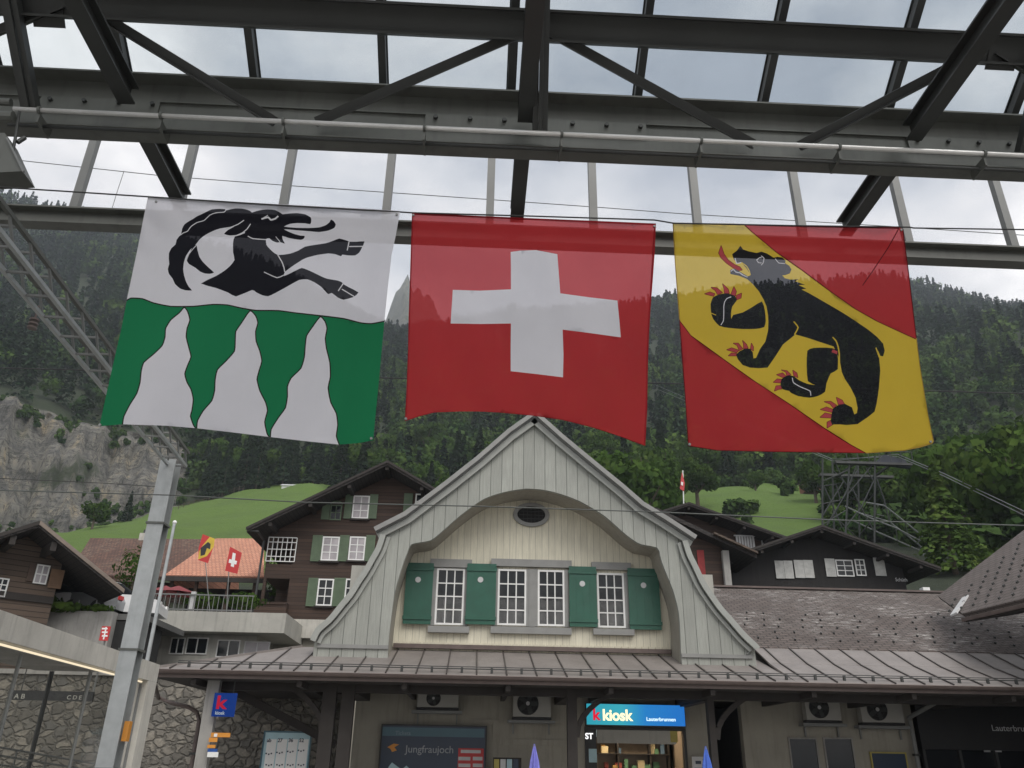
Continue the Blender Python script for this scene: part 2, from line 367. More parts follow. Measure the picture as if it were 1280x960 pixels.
# ---------------------------------------------------------------- terrain
def interp(x, xs, ys): return float(np.interp(x, xs, ys))
RINGS = [  # r, [(px, py)...] measured bearings and heights of the slope
 (50,  [(-420,775),(0,775),(200,778),(400,800),(640,800),(850,790),(1280,790),(1700,790)]),
 (70,  [(-420,735),(0,735),(200,730),(400,735),(640,745),(850,730),(1000,732),(1280,720),(1700,700)]),
 (120, [(-420,690),(0,690),(100,676),(200,676),(390,668),(500,690),(640,690),(850,660),(1000,655),(1280,680),(1700,660)]),
 (185, [(-420,680),(0,674),(80,668),(200,640),(320,622),(390,612),(500,640),(640,645),(850,618),(950,609),(1020,614),(1150,640),(1280,640),(1700,620)]),
 (240, [(-420,675),(0,668),(80,662),(200,630),(300,612),(390,600),(500,615),(640,600),(850,598),(1000,596),(1280,600),(1700,580)]),
 (268, [(-420,480),(0,508),(60,520),(130,535),(200,556),(240,575),(300,588),(400,585),(640,575),(850,572),(1000,575),(1280,560),(1700,540)]),
 (450, [(-420,380),(0,395),(200,410),(480,455),(640,470),(850,452),(1000,440),(1137,420),(1280,417),(1700,400)]),
 (700, [(-420,250),(0,300),(200,320),(400,380),(500,425),(640,402),(820,388),(860,384),(1000,385),(1137,392),(1280,405),(1700,400)]),
 (930, [(-420,120),(-60,240),(0,247),(50,262),(100,276),(200,292),(350,340),(480,425),(640,405),(830,388),(860,382),(930,368),(1000,360),(1097,350),(1140,358),(1200,374),(1280,393),(1400,412),(1700,400)])]
RT = []
for r, pts in RINGS:
    ae = sorted(azel(*p) for p in pts); RT.append((r, [a for a, e in ae], [e for a, e in ae]))
def hnoise(x, y):
    return (math.sin(x*.031+1.3)*math.cos(y*.027+.4)+.5*math.sin(x*.083+y*.061)+.35*math.sin(x*.17-y*.13+2)+.2*math.sin(x*.41+y*.37))
def height(x, y):
    r = math.hypot(x, y); a = math.atan2(x, y)
    if r < 46: return 0.0
    zs = [0.0]; rs = [46.0]
    for rr, aa, ee in RT:
        rs.append(rr); zs.append(1.6+rr*math.tan(interp(a, aa, ee)))
    rs.append(1080); zs.append(zs[-1]*.85)
    z = interp(r, rs, zs)
    k = 0 if r < 60 else min(1, (r-60)/300)
    return z+hnoise(x, y)*k*3.2
MAT['forest_floor'] = plain('forest_floor', (.035, .05, .025), .95, 0, .4, .05, .5)
def terrain_mat():
    m, t, o = nt('hillside'); v = coord(t)
    g = N(t, 'ShaderNodeNewGeometry'); s = t.nodes.new('ShaderNodeSeparateXYZ'); t.links.new(g.outputs['Normal'], s.inputs[0])
    n = noise(t, v, .06, 8, .6); n2 = noise(t, v, .5, 6, .65)
    grass = mixc(t, n2, (.095, .185, .025), (.155, .24, .04)); grass = mixc(t, ramp(t, n, [(.45, (0,)*3), (.7, (.5,)*3)]), grass, (.075, .12, .03))
    wood = mixc(t, n2, (.02, .032, .015), (.05, .065, .03))
    at = N(t, 'ShaderNodeAttribute', attribute_name='kind'); sp = t.nodes.new('ShaderNodeSeparateColor'); t.links.new(at.outputs['Color'], sp.inputs[0])
    c = mixc(t, sp.outputs[0], wood, grass)
    # rock: steep limestone with stains
    vr = coord(t, scale=(.13, .13, .018)); r1 = noise(t, vr, 1.6, 9, .7); r2 = noise(t, coord(t, scale=(.03, .03, .2)), 1.5, 8, .65); r3 = noise(t, v, .9, 8, .75)
    rock = ramp(t, r1, [(.32, (.06, .058, .055)), (.42, (.13, .125, .115)), (.52, (.21, .20, .175)), (.6, (.28, .25, .195)), (.68, (.40, .32, .20))])
    rock = mixc(t, ramp(t, r2, [(.38, (.6,)*3), (.47, (0,)*3)]), rock, (.09, .09, .09))
    rock = mixc(t, ramp(t, r3, [(.33, (.7,)*3), (.44, (0,)*3)]), rock, (.06, .062, .055))
    veg = noise(t, v, .045, 5, .6)
    sr = coord(t, scale=(.10, .10, .022)); k1 = math_(t, 'ABSOLUTE', math_(t, 'SUBTRACT', noise(t, sr, 3.2, 6, .6), .5)); rock = mixc(t, ramp(t, k1, [(.0, (.9,)*3), (.022, (0,)*3)]), rock, (.03, .03, .03))
    sh = coord(t, scale=(.02, .02, .16)); k2 = math_(t, 'ABSOLUTE', math_(t, 'SUBTRACT', noise(t, sh, 2.5, 7, .6), .5)); rock = mixc(t, ramp(t, k2, [(.0, (.85,)*3), (.02, (0,)*3)]), rock, (.04, .04, .035))
    rock = mixc(t, ramp(t, veg, [(.6, (0,)*3), (.68, (.85,)*3)]), rock, (.04, .055, .025))
    c = mixc(t, sp.outputs[1], c, rock)
    finish(t, o, c, .95, 0, bump(t, math_(t, 'ADD', r3, r1), .9, 1.2)); return m
def meadow(x, y):
    r = math.hypot(x, y); a = math.atan2(x, y)
    az = lambda px: azel(px, 640)[0]
    if az(-200) < a < az(395)+.02 and 75 < r < 238: return 1.0
    if az(838) < a < az(1040) and 85 < r < 215+math.sin(a*37)*9+math.sin(a*91)*5: return 1.0
    return 0.0
def cliffy(x, y):
    r = math.hypot(x, y); a = math.atan2(x, y); lim = azel(232, 600)[0]
    return 1.0 if a < lim and 236 < r < 276 else 0.0
def polar_mesh(name, a0, a1, na, rr, hfun, mat):
    vs = []; cols = []
    for r in rr:
        for i in range(na+1):
            a = a0+(a1-a0)*i/na; x = r*math.sin(a); y = r*math.cos(a)
            v, k = hfun(x, y, r, a); vs.append(v); cols.append(k)
    w = na+1; fs = [(j*w+i, j*w+i+1, (j+1)*w+i+1, (j+1)*w+i) for j in range(len(rr)-1) for i in range(na)]
    me = bpy.data.meshes.new(name); me.from_pydata(vs, [], fs); me.materials.append(mat)
    at = me.color_attributes.new('kind', 'FLOAT_COLOR', 'POINT'); at.data.foreach_set('color', np.array(cols, 'f').ravel())
    me.polygons.foreach_set('use_smooth', [True]*len(fs))
    o = bpy.data.objects.new(name, me); COL.objects.link(o); return o
AMIN, AMAX = R(-62), R(58)
def hf(x, y, r, a):
    z = height(x, y); c = cliffy(x, y)
    if c and 238 < r < 274:
        q = 2.2*math.sin(a*70+math.sin(z*.1)*.8)+1.5*math.sin(a*260+z*.05)+.9*math.sin(z*.35+a*20)+.9*math.sin(a*610+z*.1)+random.uniform(-.5, .5)
        k = (r+q)/r; x *= k; y *= k
    return (x, y, z), (meadow(x, y), c, 0, 1)
rr = [45.5, 46, 48, 50, 53, 57, 62, 70, 80, 90, 100, 110, 120]+list(np.arange(130, 236, 8))+list(np.arange(236, 278, 1.5))+list(np.arange(284, 700, 16))+list(np.arange(705, 940, 20))+[960, 1000, 1080]
hill = polar_mesh('hillside', AMIN, AMAX, 420, rr, hf, terrain_mat()); hill['kind'] = 'structure'
# valley floor sheet to the horizon
m = MB(); m.quad((-1150,-160,-.02),(1150,-160,-.02),(1150,1480,-.02),(-1150,1480,-.02)); m.build('ground', 'asphalt')['kind'] = 'structure'
m = MB(); m.box(-30, 40, -4, 5.2, -.015, .35); m.box(-30, 40, 13.6, 30, -.015, .0045); m.build('platform', 'concrete2')['kind'] = 'structure'
# distant rocky summit
paz, pel = azel(508, 352)
PR = 1300; pc = (PR*math.sin(paz), PR*math.cos(paz)); ph = 1.6+PR*math.tan(pel)
def pf(x, y, r, a):
    dx = (a-paz)*PR; k = dx/190 if dx < 0 else dx/520
    prof = max(0, 1-abs(k)**1.0*.55)
    dr = abs(r-PR)/500; z = ph*(prof*(1-dr*.6)) + 10*math.sin(a*140+r*.01)+8*math.sin(r*.05+a*60)+6*math.sin(a*410+r*.09)+5*math.sin(a*900-r*.05)+random.uniform(-3, 3) - 22*(max(0, abs(dx)-24)/190)
    if dx < -24: z -= (abs(dx)-24)*.9
    return (x, y, max(z, 100)), (0, .55, 0, 1)
peak = polar_mesh('mountain', paz-.34, paz+.55, 180, list(np.linspace(PR-400, PR+130, 50)), pf, hill.data.materials[0]); peak['kind'] = 'structure'

# ---------------------------------------------------------------- trees
def leaf_mat(name, a, b, c, sc=.25):
    m, t, o = nt(name); v = coord(t); n = noise(t, v, sc, 4, .6); oi = N(t, 'ShaderNodeObjectInfo')
    w = N(t, 'ShaderNodeNewGeometry'); 
    cc = ramp(t, n, [(.3, a), (.5, b), (.72, c)])
    hs = N(t, 'ShaderNodeHueSaturation'); hs.inputs['Value'].default_value = 1
    t.links.new(math_(t, 'ADD', math_(t, 'MULTIPLY', oi.outputs['Random'], .4), .68), hs.inputs['Value']); t.links.new(cc, hs.inputs['Color'])
    d = N(t, 'ShaderNodeBsdfDiffuse'); tr = N(t, 'ShaderNodeBsdfTranslucent'); mx = t.nodes.new('ShaderNodeMixShader'); mx.inputs[0].default_value = .28
    t.links.new(hs.outputs[0], d.inputs[0]); t.links.new(hs.outputs[0], tr.inputs[0]); t.links.new(d.outputs[0], mx.inputs[1]); t.links.new(tr.outputs[0], mx.inputs[2]); t.links.new(mx.outputs[0], o.inputs[0])
    return m
MAT['leaf'] = leaf_mat('broadleaf_foliage', (.028, .06, .014), (.06, .11, .024), (.12, .18, .04))
MAT['needle'] = leaf_mat('conifer_foliage', (.018, .034, .02), (.03, .052, .026), (.05, .075, .032))
def far_mat():
    m, t, o = nt('far_forest_foliage'); v = coord(t); n = noise(t, v, .35, 3, .6)
    at = N(t, 'ShaderNodeAttribute', attribute_name='tone'); sp = t.nodes.new('ShaderNodeSeparateColor'); t.links.new(at.outputs['Color'], sp.inputs[0])
    con = mixc(t, sp.outputs[1], (.012, .027, .015), (.045, .08, .034)); bro = mixc(t, sp.outputs[1], (.03, .068, .016), (.115, .18, .04))
    c = mixc(t, sp.outputs[0], con, bro); c = mixc(t, ramp(t, n, [(.35, (.5,)*3), (.6, (0,)*3)]), c, (.018, .03, .015))
    d = N(t, 'ShaderNodeBsdfDiffuse'); t.links.new(c, d.inputs[0]); t.links.new(d.outputs[0], o.inputs[0]); return m
MAT['wood_far'] = far_mat(); MAT['_old'] = leaf_mat('far_forest_foliage', (.022, .04, .022), (.045, .07, .03), (.10, .13, .048), .02)
def quads_mesh(name, cen, nrm, size, mat, parent=None, tone=None):
    """many leaf clumps: one bent quad each, arrays of centres and normals"""
    n = len(cen); r = rng.normal(size=(n, 3)); u = np.cross(nrm, r); u /= np.linalg.norm(u, axis=1)[:, None]+1e-9
    w = np.cross(nrm, u); w /= np.linalg.norm(w, axis=1)[:, None]+1e-9
    s = size[:, None]*.5; as_ = (.6+.5*rng.random(n))[:, None]
    v = np.stack([cen-u*s-w*s*as_*.5, cen+u*s*.2-w*s*as_, cen+u*s+w*s*as_*.4, cen-u*s*.3+w*s*as_], 1).reshape(-1, 3)
    me = bpy.data.meshes.new(name); me.vertices.add(4*n); me.vertices.foreach_set('co', v.astype('f').ravel())
    me.loops.add(4*n); me.loops.foreach_set('vertex_index', np.arange(4*n, dtype='i')); me.polygons.add(n)
    me.polygons.foreach_set('loop_start', np.arange(0, 4*n, 4, dtype='i')); me.update(calc_edges=True)
    me.materials.append(MAT[mat]); o = bpy.data.objects.new(name, me); COL.objects.link(o)
    if tone is not None:
        at = me.color_attributes.new('tone', 'FLOAT_COLOR', 'POINT'); at.data.foreach_set('color', np.repeat(tone, 4, axis=0).astype('f').ravel())
    if parent is not None: o.parent = parent
    return o
def crown_pts(kind, h, w, n):
    if kind == 'broad':
        k = 16; c = rng.normal(size=(k, 3)); c /= np.linalg.norm(c, axis=1)[:, None]; c *= (rng.random(k)**.5)[:, None]
        c *= np.array([w*.33, w*.33, h*.27]); c[:, 2] += h*.62; cr = (w*.13+w*.11*rng.random(k))
        i = rng.integers(0, k, n); d = rng.normal(size=(n, 3)); d /= np.linalg.norm(d, axis=1)[:, None]
        rad = (.72+.38*rng.random(n)**.7)[:, None]; p = c[i]+d*rad*cr[i][:, None]*np.array([1, 1, .85])
        nr = d+rng.normal(size=(n, 3))*.45; nr /= np.linalg.norm(nr, axis=1)[:, None]; return p, nr
    z = rng.random(n)**1.25; tier = np.floor(z*11)/11; f = (z-tier)*11
    rad = (1-z)*w*.5*(1.12-.45*f)*(.45+.6*rng.random(n)**.5)+.1; a = rng.random(n)*6.283
    rad *= 1+.22*np.sin(a*3+tier*17)
    p = np.stack([rad*np.cos(a), rad*np.sin(a), h*.08+z*h*.92-rad*.18], 1)
    nr = np.stack([np.cos(a)*.5, np.sin(a)*.5, np.ones(n)*.8], 1)+rng.normal(size=(n, 3))*.35; nr /= np.linalg.norm(nr, axis=1)[:, None]
    return p, nr
def make_tree(kind, h, w, n, ls, name, label, cat, group):
    t = thing(name, label, cat, (0, 0, -200), group); t['_w'] = (0, 0, 0)
    m = MB(); m.tube([(0,0,-1),(0.05,0,h*.25),(-.1,.08,h*.55),(0,0,h*.85)], [w*.045, w*.035, w*.022, .03], 7)
    if kind == 'broad':
        for i in range(6):
            a = i*1.05; z = h*(.3+.05*i); m.tube([(0,0,z),(math.cos(a)*w*.16, math.sin(a)*w*.16, z+h*.12),(math.cos(a)*w*.3, math.sin(a)*w*.3, z+h*.22)], [w*.02, w*.013, .03], 5)
    m.build('trunk', 'bark', t)
    p, nr = crown_pts(kind, h, w, n)
    quads_mesh('crown', p, nr, ls*(.6+.8*rng.random(n)), 'leaf' if kind == 'broad' else 'needle', t)
    return t
PROT = {}
MAT['spring'] = leaf_mat('bright_conifer_foliage', (.05, .09, .025), (.085, .14, .035), (.15, .2, .05))
for i in range(4): PROT['b%d' % i] = make_tree('broad', 12+i*1.0, 11+i*.8, 2600, .75, 'broadleaf_tree', '', 'tree', None)
for i in range(3): PROT['c%d' % i] = make_tree('con', 17+i*2, 6+i*.6, 2000, .75, 'conifer_tree', '', 'tree', None)
PROT['d0'] = make_tree('con', 17, 9.5, 2600, .7, 'conifer_tree', '', 'tree', None); PROT['d0'].children[-1].data.materials[0] = MAT['spring']
for c_ in PROT['d0'].children:
    if c_.name.startswith('crown'): c_.data.materials[0] = MAT['spring']
    else: c_.data.materials[0] = MAT['bark']
used = set()
def plant(key, x, y, sc, label, group, sink=.5, z=None):
    o = PROT[key] if key not in used else copy_tree(PROT[key]); used.add(key)
    o.location = (x, y, (height(x, y) if z is None else z)-sink); o.scale = (sc, sc, sc*random.uniform(.9, 1.15)); o.rotation_euler.z = random.uniform(0, 6.28)
    tag(o, label, 'tree', group); return o
def at_px(px, r):
    a = azel(px, 640)[0]; return r*math.sin(a), r*math.cos(a)
# hand-placed trees that stand out in the photograph
special = [
 ('d0', 1178, 74, .62, 'bright green conifer rising just right of the black chalet roof'),
 ('b1', 1225, 120, .9, 'rounded tree behind the shingled roof at the right edge of the frame'),
 ('b0', 805, 105, 1.15, 'tall pale green broadleaf tree behind the right slope of the grey gable'),
 ('b2', 745, 125, 1.0, 'dark green tree just above the right slope of the grey gable'),
 ('b3', 873, 150, .75, 'dark tree beside the small red flag on its pole'),
 ('b1', 948, 175, .42, 'small round tree alone on the upper right meadow'),
 ('b2', 1022, 150, .6, 'bushy tree between the right meadow and the lattice pylon'),
 ('c1', 160, 232, .5, 'dark tree at the foot of the cliff where the left meadow begins'),
 ('b0', 120, 160, .5, 'bushy tree on the left meadow above the brown tiled roof'),
 ('b3', 1252, 95, .8, 'dark leafy tree at the far right behind the lattice pylon'),
]
for k, px, r, sc, lab in special:
    x, y = at_px(px, r); plant(k, x, y, sc, lab, None)
TG = 'trees on the slope behind the village'
LAB = {'b': 'leafy broadleaf tree among others on the wooded slope behind the village', 'c': 'dark conifer among others on the wooded slope behind the village'}
cnt = 0; placed = []
def free(x, y, d):
    for p in placed:
        if (p[0]-x)**2+(p[1]-y)**2 < d*d: return False
    return True
tries = 0
while cnt < 262 and tries < 20000:
    tries += 1
    px = random.uniform(-60, 1340); r = random.choice([random.uniform(82, 130), random.uniform(118, 200), random.uniform(190, 240)]) if px > 560 else random.uniform(180, 262); x, y = at_px(px, r)
    if 855 < px < 1035 and r < 120 or px < 1200 and r < 108 or 1005 < px < 1190 and r < 125: continue
    if meadow(x, y) and not (150 < px < 400 and 222 < r): continue
    if px < 250 and r < 240: continue
    if cliffy(x, y) : continue
    if px < 420 and r < 222: continue
    if not free(x, y, 6.3): continue
    k = random.choice(['b0','b1','b2','b3','b0','b1','b2'] if px > 480 and r < 175 else ['b0','b1','b2','b3','b0','b1','b2','c0','c1'] if px > 480 else ['b0','b3','c0','c1','c2'])
    plant(k, x, y, random.uniform(.7, 1.15)*(1 if k[0] == 'b' else .95), LAB[k[0]], TG+(' broadleaf' if k[0] == 'b' else ' conifer'))
    placed.append((x, y)); cnt += 1
# forest beyond: uncountable, one object
cs, ns, ss, tn_ = [], [], [], []
def tone(b, n):
    q = np.zeros((n, 4)); q[:, 0] = b; q[:, 1] = min(1, max(0, random.gauss(.45, .28))); q[:, 3] = 1; tn_.append(q)
tmpl_c = [crown_pts('con', 18, 6.0, 105) for _ in range(6)]; tmpl_b = [crown_pts('broad', 13, 11, 170) for _ in range(6)]
tm_c2 = [crown_pts('con', 18, 6.0, 190) for _ in range(5)]; tm_b2 = [crown_pts('broad', 13, 11, 300) for _ in range(5)]
nf = 0
for i in range(17000):
    a = random.uniform(R(-46), R(46)); r = math.sqrt(random.uniform(205**2, 960**2))
    if random.random() > (1.0 if r < 420 else .62): continue
    x, y = r*math.sin(a), r*math.cos(a)
    if cliffy(x, y) or r < 277 and a < azel(232, 600)[0] or meadow(x, y): continue
    if r < 240 and a < azel(420, 600)[0]: continue
    far = r > 420
    pc_ = .8 if far else (.75 if a < azel(470, 600)[0] else .3)
    con = random.random() < pc_+.15*math.sin(a*30+r*.02)
    T = (tmpl_c if con else tmpl_b) if far else (tm_c2 if con else tm_b2)
    p, nr = random.choice(T); s = random.uniform(.65, 1.15); th = random.uniform(0, 6.28); c, q = math.cos(th), math.sin(th); Rm = np.array([[c, -q, 0], [q, c, 0], [0, 0, 1]])
    cs.append(p@Rm.T*s+np.array([x, y, height(x, y)-1])); ns.append(nr@Rm.T); tone(0 if con else random.choice((.6, 1, 1)), len(p)); ss.append(np.full(len(p), (2.0 if con else 2.2) if far else 1.3)*s*(.7+.6*rng.random(len(p)))); nf += 1
# undergrowth between the nearer trees
for i in range(2600):
    px = random.uniform(-60, 1400); r = random.uniform(80, 262); x, y = at_px(px, r)
    if meadow(x, y) or cliffy(x, y) or px < 420 and r < 236: continue
    if px < 1200 and r < 104: continue
    p, nr = random.choice(tm_b2); s = random.uniform(.22, .5)
    cs.append(p*s+np.array([x, y, height(x, y)-1.2*s-1])); ns.append(nr); tone(random.choice((.5, 1)), len(p)); ss.append(np.full(len(p), 1.1)*(.6+.6*rng.random(len(p))))
for i in range(150):
    px = random.choice((random.uniform(845, 1035), random.uniform(870, 1000))); r = random.choice((random.gauss(214, 6), random.gauss(214, 5), random.uniform(95, 205))); x, y = at_px(px, r)
    if r < 205 and math.sin(px*.09)+math.sin(r*.13+px*.05) < .9: continue
    p, nr = random.choice(tm_b2); s = random.uniform(.15, .42)
    cs.append(p*s+np.array([x, y, height(x, y)-1.2*s-.6])); ns.append(nr); tone(random.choice((.5, 1)), len(p)); ss.append(np.full(len(p), .9)*(.6+.6*rng.random(len(p))))
# shrubs clinging to the cliff ledges
for i in range(420):
    a = random.uniform(R(-46), azel(236, 600)[0]); r = random.choice([random.uniform(238, 243), random.uniform(243, 272), random.uniform(262, 274)])
    if math.sin(a*37)+math.sin(r*.7+a*90) < .75 and 243 < r < 266: continue
    x, y = r*math.sin(a), r*math.cos(a); p, nr = random.choice(tm_b2); s = random.uniform(.12, .34)
    cs.append(p*s+np.array([x, y, height(x, y)-1.5])); ns.append(nr); tone(.6, len(p)); ss.append(np.full(len(p), .7)*(.7+.6*rng.random(len(p))))
fo = quads_mesh('forest', np.concatenate(cs), np.concatenate(ns), np.concatenate(ss), 'wood_far', None, np.concatenate(tn_)); tag(fo, 'dense mixed forest covering the steep mountain slopes behind the village', 'forest', kind='stuff')
print('forest trees', nf, 'quads', sum(len(c) for c in cs), 'individual', cnt)
# ================================================================ platform roof overhead
PR_ = thing('platform_roof', 'glazed grey steel platform roof with bolted beam and truss overhead', 'platform roof', (0, 6, 0))
DB = 6.0
zt, zb = P(640, 112, DB-.15).z, P(640, 199, DB+.1).z
X0, X1 = -14, 16
m = MB(); c = (zt+zb)/2; h = zt-zb
m.box(X0, X1, DB-.012, DB+.012, zb+.02, zt-.02)
m.box(X0, X1, DB-.15, DB+.15, zt-.02, zt); m.box(X0, X1, DB-.1, DB+.1, zb, zb+.02)
zl = P(640, 147, DB-.03).z; m.box(X0, X1, DB-.035, DB-.012, zl-.012, zl)
bm_ = m.build('main_beam', 'steel', PR_)
def xs_at(px, py, Y): return P(px, py, Y).x
for (pa, pb) in ((45, 197), (532, 806), (1125, 1290)):
    m = MB(); xa, xb = xs_at(pa, 150, DB), xs_at(pb, 150, DB); m.box(xa, xb, DB-.04, DB-.014, zl-.17, zl-.014); sp_ = m.build('splice_plate', 'steel', PR_)
    m = MB(); k = max(1, round((xb-xa)/.3))
    for i in range(k):
        x = xa+.1+i*(xb-xa-.16)/max(1, k-1); m.tube([(x, DB-.07, zl-.06), (x, DB-.04, zl-.06)], .022, 6)
    o = m.build('bolt_row', 'steel_dark', sp_)
# conduit pipe with clamps
pz = P(640, 165, 5.76).z
m = MB(); m.tube([(xs_at(16, 140, 5.76), 5.76, pz), (X1, 5.76, pz)], .023, 12); pipe = m.build('conduit_pipe', 'pipe', PR_, True)
m = MB(); m.tube([(xs_at(16, 140, 5.86), 5.86, pz-.10), (X1, 5.86, pz-.10)], .016, 8); m.build('cable_run', 'steel_dark', PR_, True)
for px in (40, 196, 352, 530, 702, 875, 1045, 1222):
    x = xs_at(px, 165, 5.76); m = MB(); m.tube([(x-.012, 5.76, pz), (x+.012, 5.76, pz)], .036, 10); m.box(x-.01, x+.01, 5.77, 5.99, pz-.13, pz-.03); m.build('pipe_clamp', 'steel', PR_)
# rear beam and glazing posts
D2 = 7.5; z2t, z2b = P(640, 286, D2).z, P(640, 311, D2+.08).z
m = MB(); m.ibeam((X0, D2, (z2t+z2b)/2), (X1, D2, (z2t+z2b)/2), .16, z2t-z2b, .02, .02); m.build('rear_beam', 'steel', PR_)
z3 = z2t+1.42
for i in range(-5, 18):
    px = 92+i*130.0; x = P(px, 262+px*.024, D2).x
    if not X0 < x < X1: continue
    m = MB(); m.box(x-.045, x+.045, D2-.04, D2+.04, z2t+.001, z3); m.build('glazing_post', 'steel_light', PR_)
m = MB(); m.box(X0, X1, D2-.06, D2+.06, z3+.001, z3+.12); m.build('header_beam', 'steel_dark', PR_)
# rafters running away from the viewer
zr = P(645, 268, 7.4).z
for px, py in ((-420, 240), (228, 252), (646, 268), (1052, 268), (1465, 280)):
    x = P(px, py, 7.4).x; m = MB(); m.ibeam((x, 1.0, zr), (x, DB-.16, zr), .15, .21, .02, .016); m.ibeam((x, DB+.16, zr), (x, D2-.09, zr), .15, .21, .02, .016); m.build('rafter', 'steel_dark', PR_)
# sloping truss
TO = Vector((0, 5.88, P(640, 162, 5.88).z)); td = Vector((0, -1, 1.05)).normalized(); tn = Vector((0, 1.05, 1)).normalized()
def T(px, py, lift=0): return PP(px, py, TO+tn*lift, tn)
c0 = T(640, 31); m = MB(); m.ibeam((X0, c0.y, c0.z), (X1, c0.y, c0.z), .2, .27, .022, .03, td); m.build('top_chord', 'steel_dark', PR_)
for a, b in (((-60, 62), (80, 4)), ((100, 2), (345, 152)), ((395, 152), (662, 36)), ((688, 40), (942, 180)), ((998, 182), (1226, 63)), ((1244, 62), (1480, 210))):
    pa, pb = T(*a), T(*b); m = MB(); w = .085; dd = (pb-pa).normalized(); sd = tn.cross(dd).normalized()
    m.bar(pa, pb, w, .014, -tn); m.bar(pa-tn*.035+sd*w*.5, pb-tn*.035+sd*w*.5, .014, .07, -tn); m.build('diagonal_brace', 'steel_dark', PR_)
for (a, b) in (((10, -60), (46, 136)), ((678, -60), (674, 164)), ((1330, -60), (1272, 190))):
    pa, pb = T(*a), T(*b)
    m = MB()
    for s in (-1, 1): m.bar(pa-tn*.10+Vector((s*.045, 0, 0)), pb-tn*.10+Vector((s*.045, 0, 0)), .05, .09, -tn)
    m.bar(pa-tn*.16, pb-tn*.16, .035, .02, -tn); m.build('truss_strut', 'steel_dark', PR_)
for px, py in ((62, 22), (675, 36), (1250, 76)):
    q = T(px, py); m = MB(); a = Vector((1, 0, 0)); m.bar(q-a*.14-tn*.02, q+a*.14-tn*.02, .014, .17, td); m.build('gusset_plate', 'steel_dark', PR_)
# glass roof
GO = Vector((0, 6.24, P(640, 126, 6.24).z)); gd = Vector((0, -1, .63)).normalized(); gn = Vector((0, .63, 1)).normalized()
def G(px, py): return PP(px, py, GO, gn)
gx = []
for i in range(-6, 17): gx.append(G(2+i*159.3, 102).x)
for i, x in enumerate(gx):
    a = GO+Vector((x, 0, 0)); m = MB(); m.bar(a-gn*.05, a+gd*4.3-gn*.05, .075, .1, gn); m.bar(a+gn*.012, a+gd*4.2+gn*.012, .1, .015, gn); m.build('glazing_bar', 'steel_dark', PR_)
    if i+1 < len(gx):
        b = GO+Vector((gx[i+1], 0, 0))
        for k in range(2):
            m = MB(); s0, s1 = k*2.1+.01, k*2.1+2.09; m.quad(a+gd*s0, b+gd*s0, b+gd*s1, a+gd*s1); m.build('glass_pane', 'roof_glass', PR_)
q = GO+gd*4.25; m = MB(); m.ibeam((X0, q.y, q.z), (X1, q.y, q.z), .2, .3, .02, .02); m.build('ridge_beam', 'steel_dark', PR_)
for x in (-12.5, 14.5):
    m = MB(); m.ibeam((x, 5.9, .35), (x, 5.9, zb), .26, .26, .02, .02, (0, 1, 0)); m.build('column', 'steel', PR_)
# floodlight clamped to the beam, top left
L = thing('floodlight', 'grey wedge shaped floodlight clamped under the left end of the roof beam', 'floodlight', tuple(P(4, 150, 5.75)))
m = MB(); pts = [P(-34, 166, 5.6), P(6, 166, 5.6), P(28, 214, 5.6), P(-42, 217, 5.6)]; m.prism(pts, (0, .22, .0)); m.build('housing', 'steel', L)
m = MB(); pts = [P(7, 172, 5.58), P(9, 171, 5.58), P(30, 213, 5.58), P(28, 215, 5.58)]; m.prism(pts, (0, .02, 0)); m.build('rim', 'steel_light', L)
m = MB(); m.tube([P(16, 190, 5.65), P(20, 168, 5.7), P(24, 140, 5.76)], .014, 8); m.tube([P(22, 178, 5.65), P(31, 172, 5.68)], .02, 8); m.build('bracket', 'steel_dark', L)
m = MB(); m.tube([P(-5, 145, 5.72), P(17, 146, 5.72)], .05, 10); m.build('clamp', 'steel', L); m = MB(); m.tube([P(-5, 127, 5.8), P(14, 128, 5.8)], .035, 10); m.build('clamp', 'steel', L)

# ================================================================ flags on their line
DF = 5.6
def cat(pts, closed=True, k=4):
    n = len(pts); out = []
    rng_ = range(n) if closed else range(n-1)
    for i in rng_:
        p0 = pts[(i-1) % n] if closed or i > 0 else pts[0]; p1 = pts[i]; p2 = pts[(i+1) % n]; p3 = pts[(i+2) % n] if closed or i+2 < n else pts[-1]
        # keep sharp corners sharp
        for j in range(k):
            t_ = j/k
            f_ = lambda a, b, c_, d: .5*((2*b)+(-a+c_)*t_+(2*a-5*b+4*c_-d)*t_*t_+(-a+3*b-3*c_+d)*t_**3)
            cs_ = []
            for ax in (0, 1):
                a, b, c_, d = p0[ax], p1[ax], p2[ax], p3[ax]
                cs_.append(.55*f_(a, b, c_, d)+.45*(b+(c_-b)*t_))
            out.append(tuple(cs_))
    if not closed: out.append(pts[-1])
    return out
def A_(*p): return [(200+x/8, 250+y/8) for x, y in p]
def B_(*p): return [(320+x/6.857, 250+y/6.857) for x, y in p]
def Z1(*p): return [(100+x/2.824, 230+y/2.824) for x, y in p]
def Z2(*p): return [(490+x/3, 250+y/3) for x, y in p]
def Z3(*p): return [(830+x/3, 260+y/3) for x, y in p]
def C_(*p): return [(870+x/6.857, 290+y/6.857) for x, y in p]
def D_(*p): return [(870+x/7.3875, 400+y/7.3875) for x, y in p]
def E_(*p): return [(980+x/5.65, 380+y/5.65) for x, y in p]
